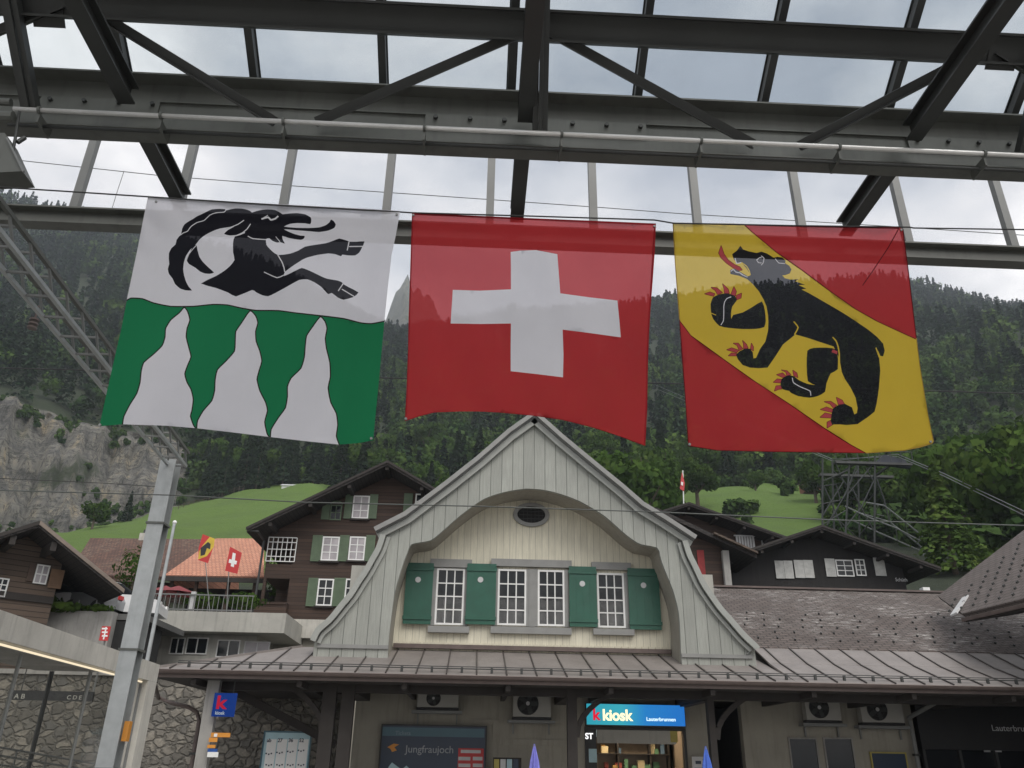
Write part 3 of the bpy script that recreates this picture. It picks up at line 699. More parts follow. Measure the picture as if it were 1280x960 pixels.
def strip(pts, w):
    out = []
    for (x0, y0), (x1, y1) in zip(pts[:-1], pts[1:]):
        l = math.hypot(x1-x0, y1-y0)
        if l < 1e-6: continue
        nx, ny = -(y1-y0)/l*w/2, (x1-x0)/l*w/2; ex, ey = (x1-x0)/l*w*.25, (y1-y0)/l*w*.25
        out.append([(x0+nx-ex, y0+ny-ey), (x1+nx+ex, y1+ny+ey), (x1-nx+ex, y1-ny+ey), (x0-nx-ex, y0-ny-ey)])
    return out
def inside(p, poly):
    x, y = p; c_ = False; n = len(poly); j = n-1
    for i in range(n):
        xi, yi = poly[i]; xj, yj = poly[j]
        if (yi > y) != (yj > y) and x < (xj-xi)*(y-yi)/(yj-yi)+xi: c_ = not c_
        j = i
    return c_
def flag(name, outline, layers, mats, wave, label, group, eyelets):
    """layers: (polygon, material index), later ones win; wave(px,py) = how far the cloth bellies"""
    verts = []; edges = []
    def addpoly(pl):
        b = len(verts); verts.extend(Vector(p) for p in pl); edges.extend((b+i, b+(i+1) % len(pl)) for i in range(len(pl)))
    addpoly(outline)
    for pl, mi in layers: addpoly(pl)
    xs_ = [p[0] for p in outline]; ys_ = [p[1] for p in outline]
    y = min(ys_)+3; step = 6.3
    while y < max(ys_):
        x = min(xs_)+2.1
        while x < max(xs_):
            if inside((x, y), outline): verts.append(Vector((x+random.uniform(-.5, .5), y+random.uniform(-.5, .5))))
            x += step
        y += step
    v2, e2, f2, *_ = delaunay_2d_cdt(verts, edges, [list(range(len(outline)))], 1, 1e-4)
    bb = [(min(p[0] for p in pl), max(p[0] for p in pl), min(p[1] for p in pl), max(p[1] for p in pl)) for pl, mi in layers]
    fs = []; ms = []
    for f in f2:
        cx = sum(v2[i].x for i in f)/len(f); cy = sum(v2[i].y for i in f)/len(f)
        if not inside((cx, cy), outline): continue
        mi = 0
        for k in range(len(layers)-1, -1, -1):
            q = bb[k]
            if q[0] <= cx <= q[1] and q[2] <= cy <= q[3] and inside((cx, cy), layers[k][0]): mi = layers[k][1]; break
        fs.append(tuple(f)); ms.append(mi)
    me = bpy.data.meshes.new('cloth'); me.from_pydata([tuple(P(v.x, v.y, DF+wave(v.x, v.y))) for v in v2], [], fs)
    for k in mats: me.materials.append(MAT[k])
    me.polygons.foreach_set('material_index', ms); me.polygons.foreach_set('use_smooth', [True]*len(fs)); me.update()
    base = P(sum(xs_)/len(xs_), min(ys_)+5, DF)
    t = thing(name, label, 'flag', (0, 0, 0), group)
    for v in me.vertices: v.co -= base
    t.location = base; t['_w'] = tuple(base)
    o = bpy.data.objects.new('cloth', me); COL.objects.link(o); o.parent = t
    for (ex, ey) in eyelets:
        c_ = P(ex, ey, DF+wave(ex, ey)-.006); m = MB(); m.tube([c_-Vector((0, .004, 0)), c_+Vector((0, .012, 0))], .010, 10); m.build('eyelet', 'steel_light', t)
    return t
MAT['cl_white'] = cloth('white_flag_cloth', (.80, .79, .84), .10, .58, (.85, .85, .92))
MAT['cl_red'] = cloth('red_flag_cloth', (.54, .045, .05), .20, .58, (.92, .40, .43))
MAT['cl_redhem'] = cloth('doubled_red_hem', (.28, .02, .025), .04, .4, (.5, .08, .08))
MAT['cl_green'] = cloth('green_flag_cloth', (.02, .20, .085), .03, .55, (.25, .5, .35))
MAT['cl_yellow'] = cloth('yellow_flag_cloth', (.78, .55, .06), .19, .58, (.95, .85, .55))
MAT['cl_yhem'] = cloth('doubled_yellow_hem', (.42, .27, .05), .04, .4, (.6, .5, .2))
MAT['cl_black'] = cloth('black_flag_print', (.012, .012, .016), .035, .3, (.8, .8, .85))
MAT['cl_bear'] = cloth('black_bear_print', (.012, .012, .014), .15, .3, (.85, .85, .9))
MAT['cl_line'] = cloth('dark_flag_outline', (.02, .015, .015), .0, .2)
MAT['cl_wline'] = cloth('pale_flag_line', (.7, .69, .72), .05, .5, (.8, .8, .8))
MAT['cl_rline'] = cloth('maroon_outline_and_fold', (.11, .012, .015), .0, .3)
MAT['cl_claw'] = cloth('claw_red_print', (.42, .07, .08), .06, .45, (.7, .3, .3))
FG = 'large banners hung side by side under the platform roof'
# --- banner with the ibex over green and white
out1 = Z1((240,45),(500,60),(760,74),(1000,86),(1130,95),(1115,180),(1100,250),(1086,370),(1075,480),(1064,600),(1055,700),(1044,810),(1035,905),(980,915),(915,920),(800,908),(670,893),(540,877),(410,862),(300,853),(150,848),(68,855),(98,720),(130,580),(148,500),(165,410),(188,300),(205,220),(222,130))
wl = Z1((160,414),(180,403),(220,405),(260,420),(320,432),(400,432),(470,425),(520,427),(570,438),(620,446),(700,447),(760,455),(850,465),(930,475),(990,490),(1030,493),(1082,483))
wl = cat(wl, False)
green = wl+Z1((1120,700),(1050,1000),(40,1000),(20,800))
fl1 = [(150,848),(155,820),(175,780),(200,740),(212,700),(216,660),(225,630),(260,600),(290,570),(300,540),(302,510),(320,480),(350,455),(368,435),(380,450),(388,480),(378,510),(375,540),(385,580),(392,610),(380,640),(370,670),(378,700),(392,725),(400,760),(395,800),(390,820),(400,850),(408,862)]
fl2 = [(412,862),(415,835),(435,800),(465,765),(475,730),(477,690),(485,655),(515,625),(545,590),(548,550),(550,520),(570,490),(600,447),(620,465),(628,490),(620,520),(622,555),(635,590),(642,625),(632,660),(625,690),(635,730),(655,770),(662,800),(652,840),(660,880),(668,893)]
fl3 = [(672,893),(675,865),(700,825),(725,790),(732,750),(732,715),(745,685),(780,650),(792,610),(795,570),(800,535),(820,505),(848,468),(865,485),(872,510),(866,545),(870,580),(882,630),(884,680),(876,720),(885,770),(905,810),(910,850),(905,890),(915,920)]
L1 = [(green, 1)]
for f_ in (fl1, fl2, fl3):
    z_ = cat(Z1(*f_), False, 3); L1.append((z_+[(z_[-1][0], 575), (z_[0][0], 575)], 0))
for f_ in (fl1, fl2, fl3):
    z_ = cat(Z1(*f_), False, 3); L1 += [(q, 2) for q in strip(z_, 1.5)]
L1 += [(q, 2) for q in strip(wl, 1.6)]
horn = A_((920,125),(880,100),(820,86),(750,84),(690,97),(655,105),(650,92),(600,88),(520,93),(470,115),(420,140),(370,163),(325,192),(285,215),(245,243),(222,285),(210,345),(190,365),(165,400),(155,445),(115,480),(90,530),(88,590),(92,640),(78,690),(90,740),(125,785),(150,840),(200,885),(255,903),(320,905),(290,870),(262,820),(240,750),(232,690),(240,620),(260,560),(300,500),(350,455),(400,390),(460,345),(530,310),(600,285),(700,270),(760,262),(840,230),(930,220))
horn2 = A_((340,455),(365,450),(375,500),(395,570),(430,620),(480,670),(540,725),(500,738),(450,735),(400,715),(350,675),(290,640),(268,605),(285,560),(310,500))
ear = A_((640,340),(680,300),(760,255),(840,200),(910,235),(870,290),(820,330),(760,350),(700,355))
body = A_((890,110),(920,125),(960,112),(1020,98),(1080,93),(1150,100),(1200,125),(1230,145))+B_((230,122),(290,115),(350,112),(420,122),(470,150),(474,180),(465,207),(420,200),(350,198),(290,205),(240,228),(340,238),(450,240),(540,235),(600,215),(630,190),(642,168),(665,180),(684,210),(670,240),(620,262),(540,275),(460,268),(380,262),(300,255),(240,250),(280,272),(330,292),(380,305),(418,308),(410,330),(385,342),(330,335),(280,325),(225,308),(232,345),(248,374),(210,362),(180,365),(140,350),(115,328),(85,335),(90,385),(110,410),(140,440),(188,472),(290,460),(360,435),(420,400),(500,385),(600,370),(660,350),(715,330),(785,350),(800,357),(860,358),(930,355),(905,415),(885,450),(850,475),(790,475),(740,468),(728,482),(680,465),(620,458),(530,470),(450,490),(400,510),(320,562),(248,615),(240,650),(280,635),(350,600),(392,582),(440,598),(500,625),(560,655),(610,675),(700,690),(735,705),(750,722),(800,750),(878,792),(835,832),(750,855),(700,835),(650,797),(625,806),(610,800),(560,745),(500,705),(440,680),(370,685),(270,740),(170,795),(105,825),(50,815),(0,790))+A_((920,900),(760,965),(680,925),(560,880),(410,835),(560,760),(640,710),(700,660),(745,600),(730,520),(730,430),(748,365),(850,330),(800,180))
for q in (horn, horn2, ear, body): L1.append((cat(q, True, 2), 3))
for pl, w in ((A_((205,350),(235,328),(275,312),(310,265),(370,225),(440,205),(500,150),(560,128),(640,121),(660,100)), 1.0), (A_((262,600),(290,540),(330,490),(365,450)), .8), (A_((838,203),(780,243),(700,275),(660,290)), 1.1), (A_((905,240),(870,290),(820,330),(750,360)), 1.1), (A_((880,362),(930,386),(1060,396)), 1.2), (B_((170,315),(205,358)), .8),
    (B_((188,474),(222,530),(240,580),(246,615)), 1.3), (B_((70,618),(180,666),(246,640)), 1.2), (B_((797,360),(782,430)), 1.3), (B_((800,399),(930,397)), 1.2), (B_((748,715),(706,778)), 1.3), (B_((738,765),(842,827)), 1.2), (B_((50,162),(104,148),(128,170),(165,160),(188,140)), 2.0), (B_((50,162),(100,132)), 1.1)):
    L1 += [(q, 4) for q in strip(cat(pl, False, 3), w)]
L1 += [(q, 4) for q in strip(Z1((240,50),(1130,100)), 2.4)]
def w1(x, y):
    u = (x-180)/300; v = (y-250)/300
    return .035*math.sin(u*5+v*2)*v+.02*math.sin(v*6+u*3)+.05*math.exp(-((x-(470-v*60))/20)**2)*v+.008*math.sin(x*.11+y*.05)*math.sin(y*.03)+.012*math.exp(-(((x-200)*.7+(y-262)*.7)/30)**2)*math.sin((x-y)*.12)
flag('canton_banner', out1, L1, ['cl_white', 'cl_green', 'cl_line', 'cl_black', 'cl_wline'], w1, 'white banner with a black ibex above green ground with three white flames', FG, Z1((268,62),(70,850),(1028,898),(1118,108)))
# --- red banner with white cross
out2 = Z2((75,48),(300,58),(520,68),(760,78),(990,88),(985,200),(978,300),(970,400),(964,500),(960,600),(957,780),(950,922),(900,905),(850,885),(740,850),(640,825),(520,808),(400,797),(320,793),(250,793),(160,797),(100,812),(48,830),(52,760),(55,700),(60,560),(62,450),(66,320),(70,200))
cross = Z2((445,195),(480,190),(540,188),(620,203),(625,270),(631,350),(740,365),(845,377),(852,445),(858,515),(750,500),(640,486),(643,580),(641,665),(545,653),(445,642),(445,550),(446,463),(330,465),(220,463),(224,400),(228,337),(330,340),(446,335),(446,260))
hem = lambda pl, w, mi: [(q, mi) for q in strip(pl, w)]
L2 = [(cross, 1)]+hem(Z2((75,48),(990,88)), 5, 2)+hem(Z2((75,48),(70,200),(62,450),(55,700),(48,830)), 3.4, 2)+hem(Z2((990,88),(970,400),(960,600),(957,780),(950,922)), 4.2, 2)+hem(Z2((48,830),(100,812),(160,797),(400,797),(520,808),(640,825),(740,850),(950,922)), 2.2, 2)
def w2(x, y):
    u = (x-515)/300; v = (y-265)/270
    return .03*math.sin(u*6+1)*v+.05*u*v*v-.03*math.sin(v*4)*(1-u)+.02*math.sin(u*9+v*6)*(.4+v)+.01*math.exp(-((x-520)+(y-268))/50)*math.sin(math.atan2(y-262, x-512)*16)+.01*math.exp(-((820-x)+(y-272))/50)*math.sin(math.atan2(y-266, 822-x)*16)+.006*math.sin(x*.09-y*.04)
flag('swiss_banner', out2, L2, ['cl_red', 'cl_white', 'cl_redhem'], w2, 'large red banner with a white cross, middle of the three overhead', FG, Z2((80,56),(984,98),(52,820)))
# --- yellow and red banner with the bear
out3 = Z3((32,55),(255,58),(500,66),(700,70),(880,72),(898,80),(908,160),(920,250),(934,370),(948,490),(958,570),(970,650),(990,770),(1012,875),(1005,885),(960,898),(900,910),(760,920),(600,918),(400,915),(200,910),(90,893),(84,800),(78,700),(66,560),(57,420),(48,310),(40,200))
ul = Z3((300,62),(330,90),(420,165),(520,235),(620,310),(720,380),(800,425),(880,462),(950,494))
ll = Z3((55,418),(100,478),(220,565),(340,650),(470,735),(600,825),(700,888),(762,922))
yel = Z3((20,30),(300,30))+ul+Z3((980,500),(1050,900),(1000,960),(770,960))+ll[::-1]+Z3((20,400))
L3 = [(yel, 1)]+hem(ul, 1.1, 5)+hem(ll, 1.1, 5)
bear = C_((310,190),(350,160),(380,118),(405,150),(450,165),(520,180),(560,168),(610,185),(665,220),(700,213),(740,218),(768,245),(765,268),(800,290),(818,320),(805,355),(770,368),(740,372),(760,395),(810,408),(880,405),(850,422),(935,452),(880,455),(945,485),(905,492),(960,520),(1040,565))+E_((420,65),(520,130),(600,185),(660,235),(700,280),(712,330),(700,370),(680,366),(662,325),(672,380),(680,470),(670,600),(655,700),(640,760),(590,800),(520,848),(440,855),(390,850),(340,852),(330,830),(335,780),(345,740),(380,715),(430,705),(480,730),(497,780),(515,770),(520,735),(505,660),(470,590),(430,530),(408,480),(398,420),(384,370),(350,300),(260,270),(170,240),(80,215),(0,280))+D_((800,230),(730,340),(660,440),(580,445),(500,440),(430,415),(385,360),(370,320),(400,290),(450,265),(500,265),(525,300),(530,355),(555,350),(590,270),(640,200),(665,100),(668,20))+C_((618,720),(605,640),(580,580),(540,510),(490,450),(440,405),(370,375),(295,360),(292,325),(330,312),(385,345),(445,380),(468,370),(440,320),(390,262),(350,268),(322,230))
far_arm = C_((565,595),(590,670),(598,760),(585,815),(520,830),(400,832),(280,822),(200,805),(150,750),(130,700),(125,620),(145,560),(200,535),(260,525),(330,545),(350,585),(310,640),(300,700),(303,745),(320,710),(400,690),(480,645))
far_leg = E_((165,330),(210,310),(300,308),(375,325),(380,460),(330,490),(300,560),(290,620),(240,650),(180,662),(100,650),(50,628))+D_((860,655),(800,640),(780,600),(790,545),(850,510),(905,520),(950,555),(1030,590),(1100,600))+E_((168,545),(160,440))
tongue = C_((215,118),(195,180),(215,220),(260,265),(310,300),(360,330),(395,325),(375,300),(330,280),(275,240),(240,190))
claws = [C_((150,550),(75,530),(120,515),(160,530)), C_((185,535),(165,500),(130,475),(180,480),(225,520)), C_((245,525),(240,480),(228,445),(275,490),(285,525)), C_((300,535),(325,470),(345,510),(335,550)), C_((345,545),(390,525),(385,565),(350,580)),
 D_((372,330),(300,330),(330,305),(375,310)), D_((375,300),(285,275),(330,258),(395,280)), D_((400,280),(380,235),(345,215),(390,215),(430,265)), D_((440,265),(440,220),(430,190),(465,225),(480,260)), D_((505,265),(512,215),(530,250),(528,285)),
 D_((790,635),(760,640),(725,655),(740,610),(785,605)), D_((785,580),(715,575),(750,545),(795,550)), D_((800,530),(745,505),(800,490),(830,520)), D_((840,515),(830,480),(790,462),(840,470),(875,505)), D_((905,515),(895,465),(930,490),(940,530)),
 E_((345,850),(305,875),(305,835),(335,820)), E_((333,805),(255,800),(290,770),(335,780)), E_((338,765),(258,745),(300,728),(345,745)), E_((350,735),(325,705),(285,690),(330,688),(370,715)), E_((385,710),(370,660),(410,680),(425,705))]
for q in claws+[tongue]: L3 += hem(q+[q[0]], 1.3, 2)+[(q, 4)]
L3 += [(cat(q, True, 2), 3) for q in (far_arm, far_leg)]+[(bear, 3)]
L3 += [(E_((345,320),(378,335),(375,355),(335,340)), 4)]
for pl, w, mi in ((C_((300,556),(265,570),(245,600),(238,640),(238,700),(235,760),(215,795)), 1.0, 6), (D_((890,535),(900,578),(960,615),(1052,655),(1060,697)), 1.0, 6), (E_((345,235),(368,262),(382,300),(390,350),(392,420),(400,480),(425,545)), 1.6, 1), (E_((70,125),(100,165),(75,215)), 1.6, 1), (E_((650,310),(672,375)), 1.4, 1), (C_((130,695),(170,712)), 1.0, 1),
    (C_((520,240),(545,220),(560,222)), 1.1, 6), (C_((560,205),(583,225),(575,265),(560,282)), 1.0, 6), (C_((520,240),(535,262),(560,265)), 1.0, 6), (C_((680,230),(710,265),(760,270)), .9, 6), (C_((335,225),(348,268),(385,262)), 1.2, 6), (C_((300,335),(320,322),(345,345),(375,350),(400,368),(440,385)), 1.2, 6), (C_((390,262),(430,290),(455,330),(465,365)), 1.2, 1)):
    L3 += hem(cat(pl, False, 3), w, mi)
L3 += hem(Z3((255,60),(500,68),(880,75)), 2.2, 2)+hem(Z3((32,57),(255,60)), 2.0, 7)+hem(Z3((898,80),(920,250),(948,490)), 2.4, 2)+hem(Z3((948,490),(970,650),(1012,875)), 2.4, 7)+hem(Z3((32,55),(40,200),(57,420)), 2.4, 7)+hem(Z3((57,420),(78,700),(90,893)), 2.0, 2)+hem(Z3((90,893),(200,910),(400,915),(600,918),(760,920)), 1.8, 2)+hem(Z3((760,920),(900,910),(1010,882)), 2.2, 7)
L3 += hem(Z3((880,78),(840,150),(780,240),(745,290)), 1.3, 2)  # no hem: fold shading painted as a maroon strip along the crease
def w3(x, y):
    u = (x-841)/300; v = (y-278)/290
    return .035*math.sin(u*5+2)*v+.025*math.sin(v*5+u*2)-.05*math.exp(-(((x-1095)*.86+(y-330)*.5)/9)**2)*max(0, 1-v*2.2)-.03*u*v+.008*math.sin(x*.1+y*.06)+.01*math.exp(-((x-842)+(y-278))/50)*math.sin(math.atan2(y-272, x-838)*16)
flag('bear_banner', out3, L3, ['cl_red', 'cl_yellow', 'cl_rline', 'cl_bear', 'cl_claw', 'cl_rline', 'cl_wline', 'cl_yhem'], w3, 'yellow and red banner with a black bear with red claws walking up a diagonal band', FG, Z3((96,886),(1000,876),(890,82)))
m = MB(); m.tube([P(x, y, DF-.01) for x, y in ((-160,226),(0,234),(95,240),(186,246),(340,256),(500,265),(515,266),(660,270),(818,275),(842,279),(990,282),(1137,284),(1142,285),(1280,287),(1420,290))], .0065, 6)
tag(m.build('suspension_line', 'cable'), 'thin black line from which the three banners hang', 'line')
# ================================================================ station building
ST = thing('station_building', 'station building with bell shaped grey gable, cream upper wall and four green shuttered windows', 'station building', (0.5, 25, 0))
YG, YC, YW = 23.2, 24.4, 25.3        # gable screen, recessed cream wall, ground floor wall
def q5(*p): return [(380+x/3.097, 510+y/3.097) for x, y in p]
def q6(*p): return [(660+x/3.097, 510+y/3.097) for x, y in p]
fg, fc, fw = Fr((0, YG)), Fr((0, YC)), Fr((0, YW))
top = [(668, 524.5)]
l_up = q5((800,110),(680,215),(560,310),(460,385),(400,430),(283,490)); l_lo = q5((310,497),(292,550),(270,590),(245,635),(215,680),(185,728),(150,770),(105,825),(60,865),(40,905))
r_up = q6((120,130),(240,230),(350,320),(430,390),(520,445),(635,520)); r_lo = q6((600,520),(618,575),(640,620),(668,680),(700,730),(740,785),(780,830),(825,882),(870,925),(878,935))
zbase = 3.9
S_ = lambda pts: fg.shape(pts)
L_up, L_lo, R_up, R_lo, TOPP = S_(l_up), S_(l_lo), S_(r_up), S_(r_lo), S_(top)
arch = q5((325,960),(325,930),(335,830),(350,720),(366,660),(385,600),(400,560),(415,528),(450,520),(490,512),(520,490),(560,455),(600,420),(650,382),(700,350),(750,332),(800,320),(850,313))+q6((0,312),(50,315),(100,325),(150,340),(200,360),(250,388),(300,420),(340,455),(380,490),(410,512),(440,528),(500,540),(512,570),(520,600),(540,650),(560,700),(575,750),(585,800),(590,870),(592,935))
AR = S_(arch)
def cr(pts, n=3):
    out = []
    for i in range(len(pts)-1):
        p0 = pts[max(i-1, 0)]; p1, p2 = pts[i], pts[i+1]; p3 = pts[min(i+2, len(pts)-1)]
        for j in range(n):
            t_ = j/n; out.append(tuple(.5*((2*p1[k])+(-p0[k]+p2[k])*t_+(2*p0[k]-5*p1[k]+4*p2[k]-p3[k])*t_*t_+(-p0[k]+3*p1[k]-3*p2[k]+p3[k])*t_**3) for k in (0, 1)))
    out.append(pts[-1]); return out
L_lo2 = cr(L_lo); R_lo2 = cr(R_lo); AR2 = cr(AR, 2)
Lout = L_lo2[::-1]+[L_lo[0]]; 
outer = L_lo2[::-1]+L_up[::-1][1:]+TOPP+R_up[:-1]+R_lo2
outer = [(L_lo2[-1][0], zbase)]+outer+[(R_lo2[-1][0], zbase)]
inner = [(AR2[-1][0], zbase)]+AR2[::-1]+[(AR2[0][0], zbase)]
# triangulated screen with the arch opening
def holed(mb, poly, d0, d1):
    vs = [Vector(p) for p in poly]; n = len(vs)
    v2, e2, f2, *_ = delaunay_2d_cdt(vs, [(i, (i+1) % n) for i in range(n)], [], 1, 1e-5)
    fr_ = fg; keep = [f for f in f2 if inside((sum(v2[i].x for i in f)/3, sum(v2[i].y for i in f)/3), poly)]
    k = len(v2); pts = [fr_.p(v.x, v.y, d1) for v in v2]+[fr_.p(v.x, v.y, d0) for v in v2]
    mb.add(pts, [tuple(f) for f in keep]+[tuple(i+k for i in reversed(f)) for f in keep])
    for i in range(n):
        a, b = poly[i], poly[(i+1) % n]; mb.add([fr_.p(*a, d1), fr_.p(*b, d1), fr_.p(*b, d0), fr_.p(*a, d0)], [(0,1,2,3)])
scr = outer+inner
m = MB(); holed(m, scr, -.12, 0); screen = m.build('gable_front', 'grey_boards', ST)
m = MB(); fg.box(m, L_lo2[-1][0]+.1, AR2[0][0]-.003, 4.32, 4.42, .002, .05); m.build('foot_rail', 'grey_trim', screen); m = MB(); fg.box(m, AR2[-1][0]+.003, R_lo2[-1][0]-.1, 4.28, 4.38, .002, .05); m.build('foot_rail', 'grey_trim', screen)
# soffit of the arch running back to the cream wall, with a grey edge band
dz = YC-YG
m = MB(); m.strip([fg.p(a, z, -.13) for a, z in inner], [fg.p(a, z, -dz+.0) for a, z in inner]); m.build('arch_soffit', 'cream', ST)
MAT['cream_smooth'] = plain('cream_paint', (.60, .56, .44), .6, 0, .06, 2, .1)
# cream upper wall
cw = [fc.az(*p) for p in ((478, 830), (478, 690), (520, 640), (600, 585), (668, 575), (740, 590), (830, 660), (860, 700), (860, 838))]
x0c, x1c = AR[0][0]-.25, AR[-1][0]+.25
m = MB(); fc.plate(m, [(x0c, zbase), (x1c, zbase)]+[(x1c, P(640, 660, YC).z), (x1c-3.0, P(640, 592, YC).z), (x0c+3.0, P(640, 592, YC).z), (x0c, P(640, 660, YC).z)], -.15, 0); cream = m.build('upper_wall', 'cream_boards', ST)
for c_ in cream.data.polygons: pass
zf = P(660, 808, YC).z
m = MB(); fc.box(m, AR[0][0]+.02, AR[-1][0]-.02, zf-.13, zf-.01, .003, .14); m.build('base_flashing', 'brown_metal', ST)
m = MB()
nb = int((AR[-1][0]-AR[0][0])/.2)
for i in range(nb): fc.box(m, AR[0][0]+.08+i*.2, AR[0][0]+.22+i*.2, zf-.01, zf+.05, .003, .06)
m.build('board_ends', 'cream_smooth', ST)
# roof shell: the gable outline pushed back, with flared eaves and twin verge boards
def off2(pts, dd):
    out = []
    for i, p in enumerate(pts):
        a = pts[max(i-1, 0)]; b = pts[min(i+1, len(pts)-1)]; tx, tz = b[0]-a[0], b[1]-a[1]; l = math.hypot(tx, tz) or 1
        out.append((p[0]-tz/l*dd, p[1]+tx/l*dd))
    return out
YB = 34.0
def shell(pts, name, mat, th, y0, y1, parent=ST):
    o_ = off2(pts, th); m = MB(); poly = pts+o_[::-1]
    n = len(pts)
    for i in range(n-1):
        a, b, c_, d = pts[i], pts[i+1], o_[i+1], o_[i]
        m.prism([(a[0], y0, a[1]), (b[0], y0, b[1]), (c_[0], y0, c_[1]), (d[0], y0, d[1])], (0, y1-y0, 0))
    return m.build(name, mat, parent)
left_up = L_up[::-1]+TOPP; right_up = TOPP+R_up
roofm = 'grey_roof'
shell(left_up, 'upper_roof', roofm, .1, YG-.20, YB); shell(right_up, 'upper_roof', roofm, .1, YG-.20, YB)
shell(L_lo2[::-1], 'bell_roof', roofm, .1, YG-.14, YB); shell(R_lo2, 'bell_roof', roofm, .1, YG-.14, YB)
for pts, nm in ((left_up, 'verge_board'), (right_up, 'verge_board')):
    shell(off2(pts, -.17), nm, 'grey_paint', .165, YG-.14, YG-.05)
    shell(off2(pts, .03), 'verge_cap', 'grey_trim', .13, YG-.32, YG-.205)
for pts in (L_lo2[::-1], R_lo2):
    shell(off2(pts, -.2), 'verge_board', 'grey_paint', .1, YG-.1, YG-.005); shell(off2(pts, -.07), 'verge_board', 'grey_paint', .16, YG-.22, YG-.145)
# windows, surrounds, shutters
def surround(r, mat='grey_trim', w=.12):
    a0, a1, z0, z1 = r; m = MB()
    fc.box(m, a0-w, a0-.002, z0-.02, z1+.02, .002, .07); fc.box(m, a1+.002, a1+w, z0-.02, z1+.02, .002, .07)
    return m
wins = [((544.7,711,580,781.5), (538,700,590,710), (535,783.5,586.6,791.5)), ((622,712,657.7,782), None, None), ((672,713,705.5,783), None, None), ((746.5,717,780.5,785), (739,704,788,713), (741,787,792,794.5))]
for r_, lin, sil in wins:
    r = fc.rect(*r_); w = window(fc, r, 3, 4, ST, fw=.055, bw=.035, d=.03)
    s = surround(r).build('surround', 'grey_trim', w)
    if lin:
        m = MB(); fc.box(m, *fc.rect(*lin), .003, .12); m.build('lintel', 'grey_trim', w); m = MB(); fc.box(m, *fc.rect(*sil), .003, .16); m.build('sill', 'grey_trim', w)
for rr_, nm in (((614,700.5,714,709.5), 'lintel'), ((613,784.5,714,793), 'sill')):
    m = MB(); fc.box(m, *fc.rect(*rr_), .003, .13); m.build(nm, 'grey_trim', ST)
m = MB(); r = fc.rect(658.5, 713, 671, 783); fc.box(m, r[0]+.06, r[1]-.06, r[2]-.02, r[3]+.02, .072, .085); m.build('mullion_board', 'grey_trim', ST)
for rs_, hp in (((506,705,541,781), (523,726)), ((582.5,706,620,781.5), (600.5,726)), ((710.5,709.5,745.5,784.5), (727,731)), ((784.5,712,824,788), (803,733))):
    r = fc.rect(*rs_); sh = shutter(fc, (r[0]+.01, r[1]-.01, r[2], r[3]), ST, 'green', .13, False)
    a, z = fc.az(*hp); m = MB(); m.tube([fc.p(a, z, .165), fc.p(a, z, .174)], .085, 14); m.build('round_emblem', 'offwhite', sh)
a, z = fc.az(664, 644); m = MB(); k = 28
def ell(rx, rz, d): return [fc.p(a+rx*math.cos(6.2832*i/k), z+rz*math.sin(6.2832*i/k), d) for i in range(k)]
for (r0, r1, s0, s1, d0, d1) in ((.57, .44, .38, .27, .003, .09),):
    A1, A2, B1, B2 = ell(r0, s0, d1), ell(r1, s1, d1), ell(r0, s0, d0), ell(r1, s1, d0)
    for i in range(k):
        j = (i+1) % k; m.add([A1[i], A1[j], A2[j], A2[i]], [(0,1,2,3)]); m.add([A1[i], A1[j], B1[j], B1[i]], [(3,2,1,0)]); m.add([A2[i], A2[j], B2[j], B2[i]], [(0,1,2,3)])
ov = m.build('oval_window', 'grey_trim', ST); m = MB(); m.add(ell(.45, .28, .02), [tuple(range(k))]); m.build('pane', 'interior', ov)
m = MB()
for i in range(-3, 4): fc.box(m, a+i*.12-.005, a+i*.12+.005, z-.25*math.sqrt(1-(i*.12/.46)**2), z+.25*math.sqrt(1-(i*.12/.46)**2), .025, .04)
for i in range(-1, 2): fc.box(m, a-.4, a+.4, z+i*.12-.008, z+i*.12+.008, .028, .045)
m.build('lattice', 'black', ov)
# body behind the gable
m = MB(); m.box(L_lo2[-1][0]+.6, R_lo2[-1][0]-.6, YC+.2, YB-.1, 3.5, 6.9); m.build('inner_body', 'greyrender', ST)

# --- seamed canopy roof
YE = 21.3
ze = P(640, 845, YE).z; zj = zf-.14
xl = P(190, 843, YE).x; xr = 26.0
xk = P(376, 810, YC).x; xg = P(945, 812, YC-.3).x
m = MB()
SEAMS = []
def seam_bar(p, q):
    b = MB(); b.bar(p, q, .03, .05); SEAMS.append(b)
def sheet(y0, z0, y1, z1, xa0, xb0, xa1, xb1, step, first, mb):
    """slope from eave (y0,z0) to top (y1,z1); a/b = left/right ends"""
    mb.add([(xa0,y0,z0),(xb0,y0,z0),(xb1,y1,z1),(xa1,y1,z1),(xa0,y0,z0-.05),(xb0,y0,z0-.05),(xb1,y1,z1-.05),(xa1,y1,z1-.05)], [(0,1,2,3),(7,6,5,4),(0,4,5,1),(1,5,6,2),(3,2,6,7),(0,3,7,4)])
    x = first
    while x < xb0:
        ya, za = y0, z0; yb, zb_ = y1, z1; xx = x
        if xx < xa1 and xa1 > xa0:
            f = (xx-xa0)/(xa1-xa0)
            if f > .05: seam_bar((xx, y0, z0+.012), (xx, y0+(y1-y0)*f, z0+(z1-z0)*f+.012))
        else: seam_bar((xx, y0, z0+.012), (xx, y1, z1+.012))
        x += step
sheet(YE, ze, YC+.12, zj, xl, xg, xk, xg, .76, xl+.4, m)
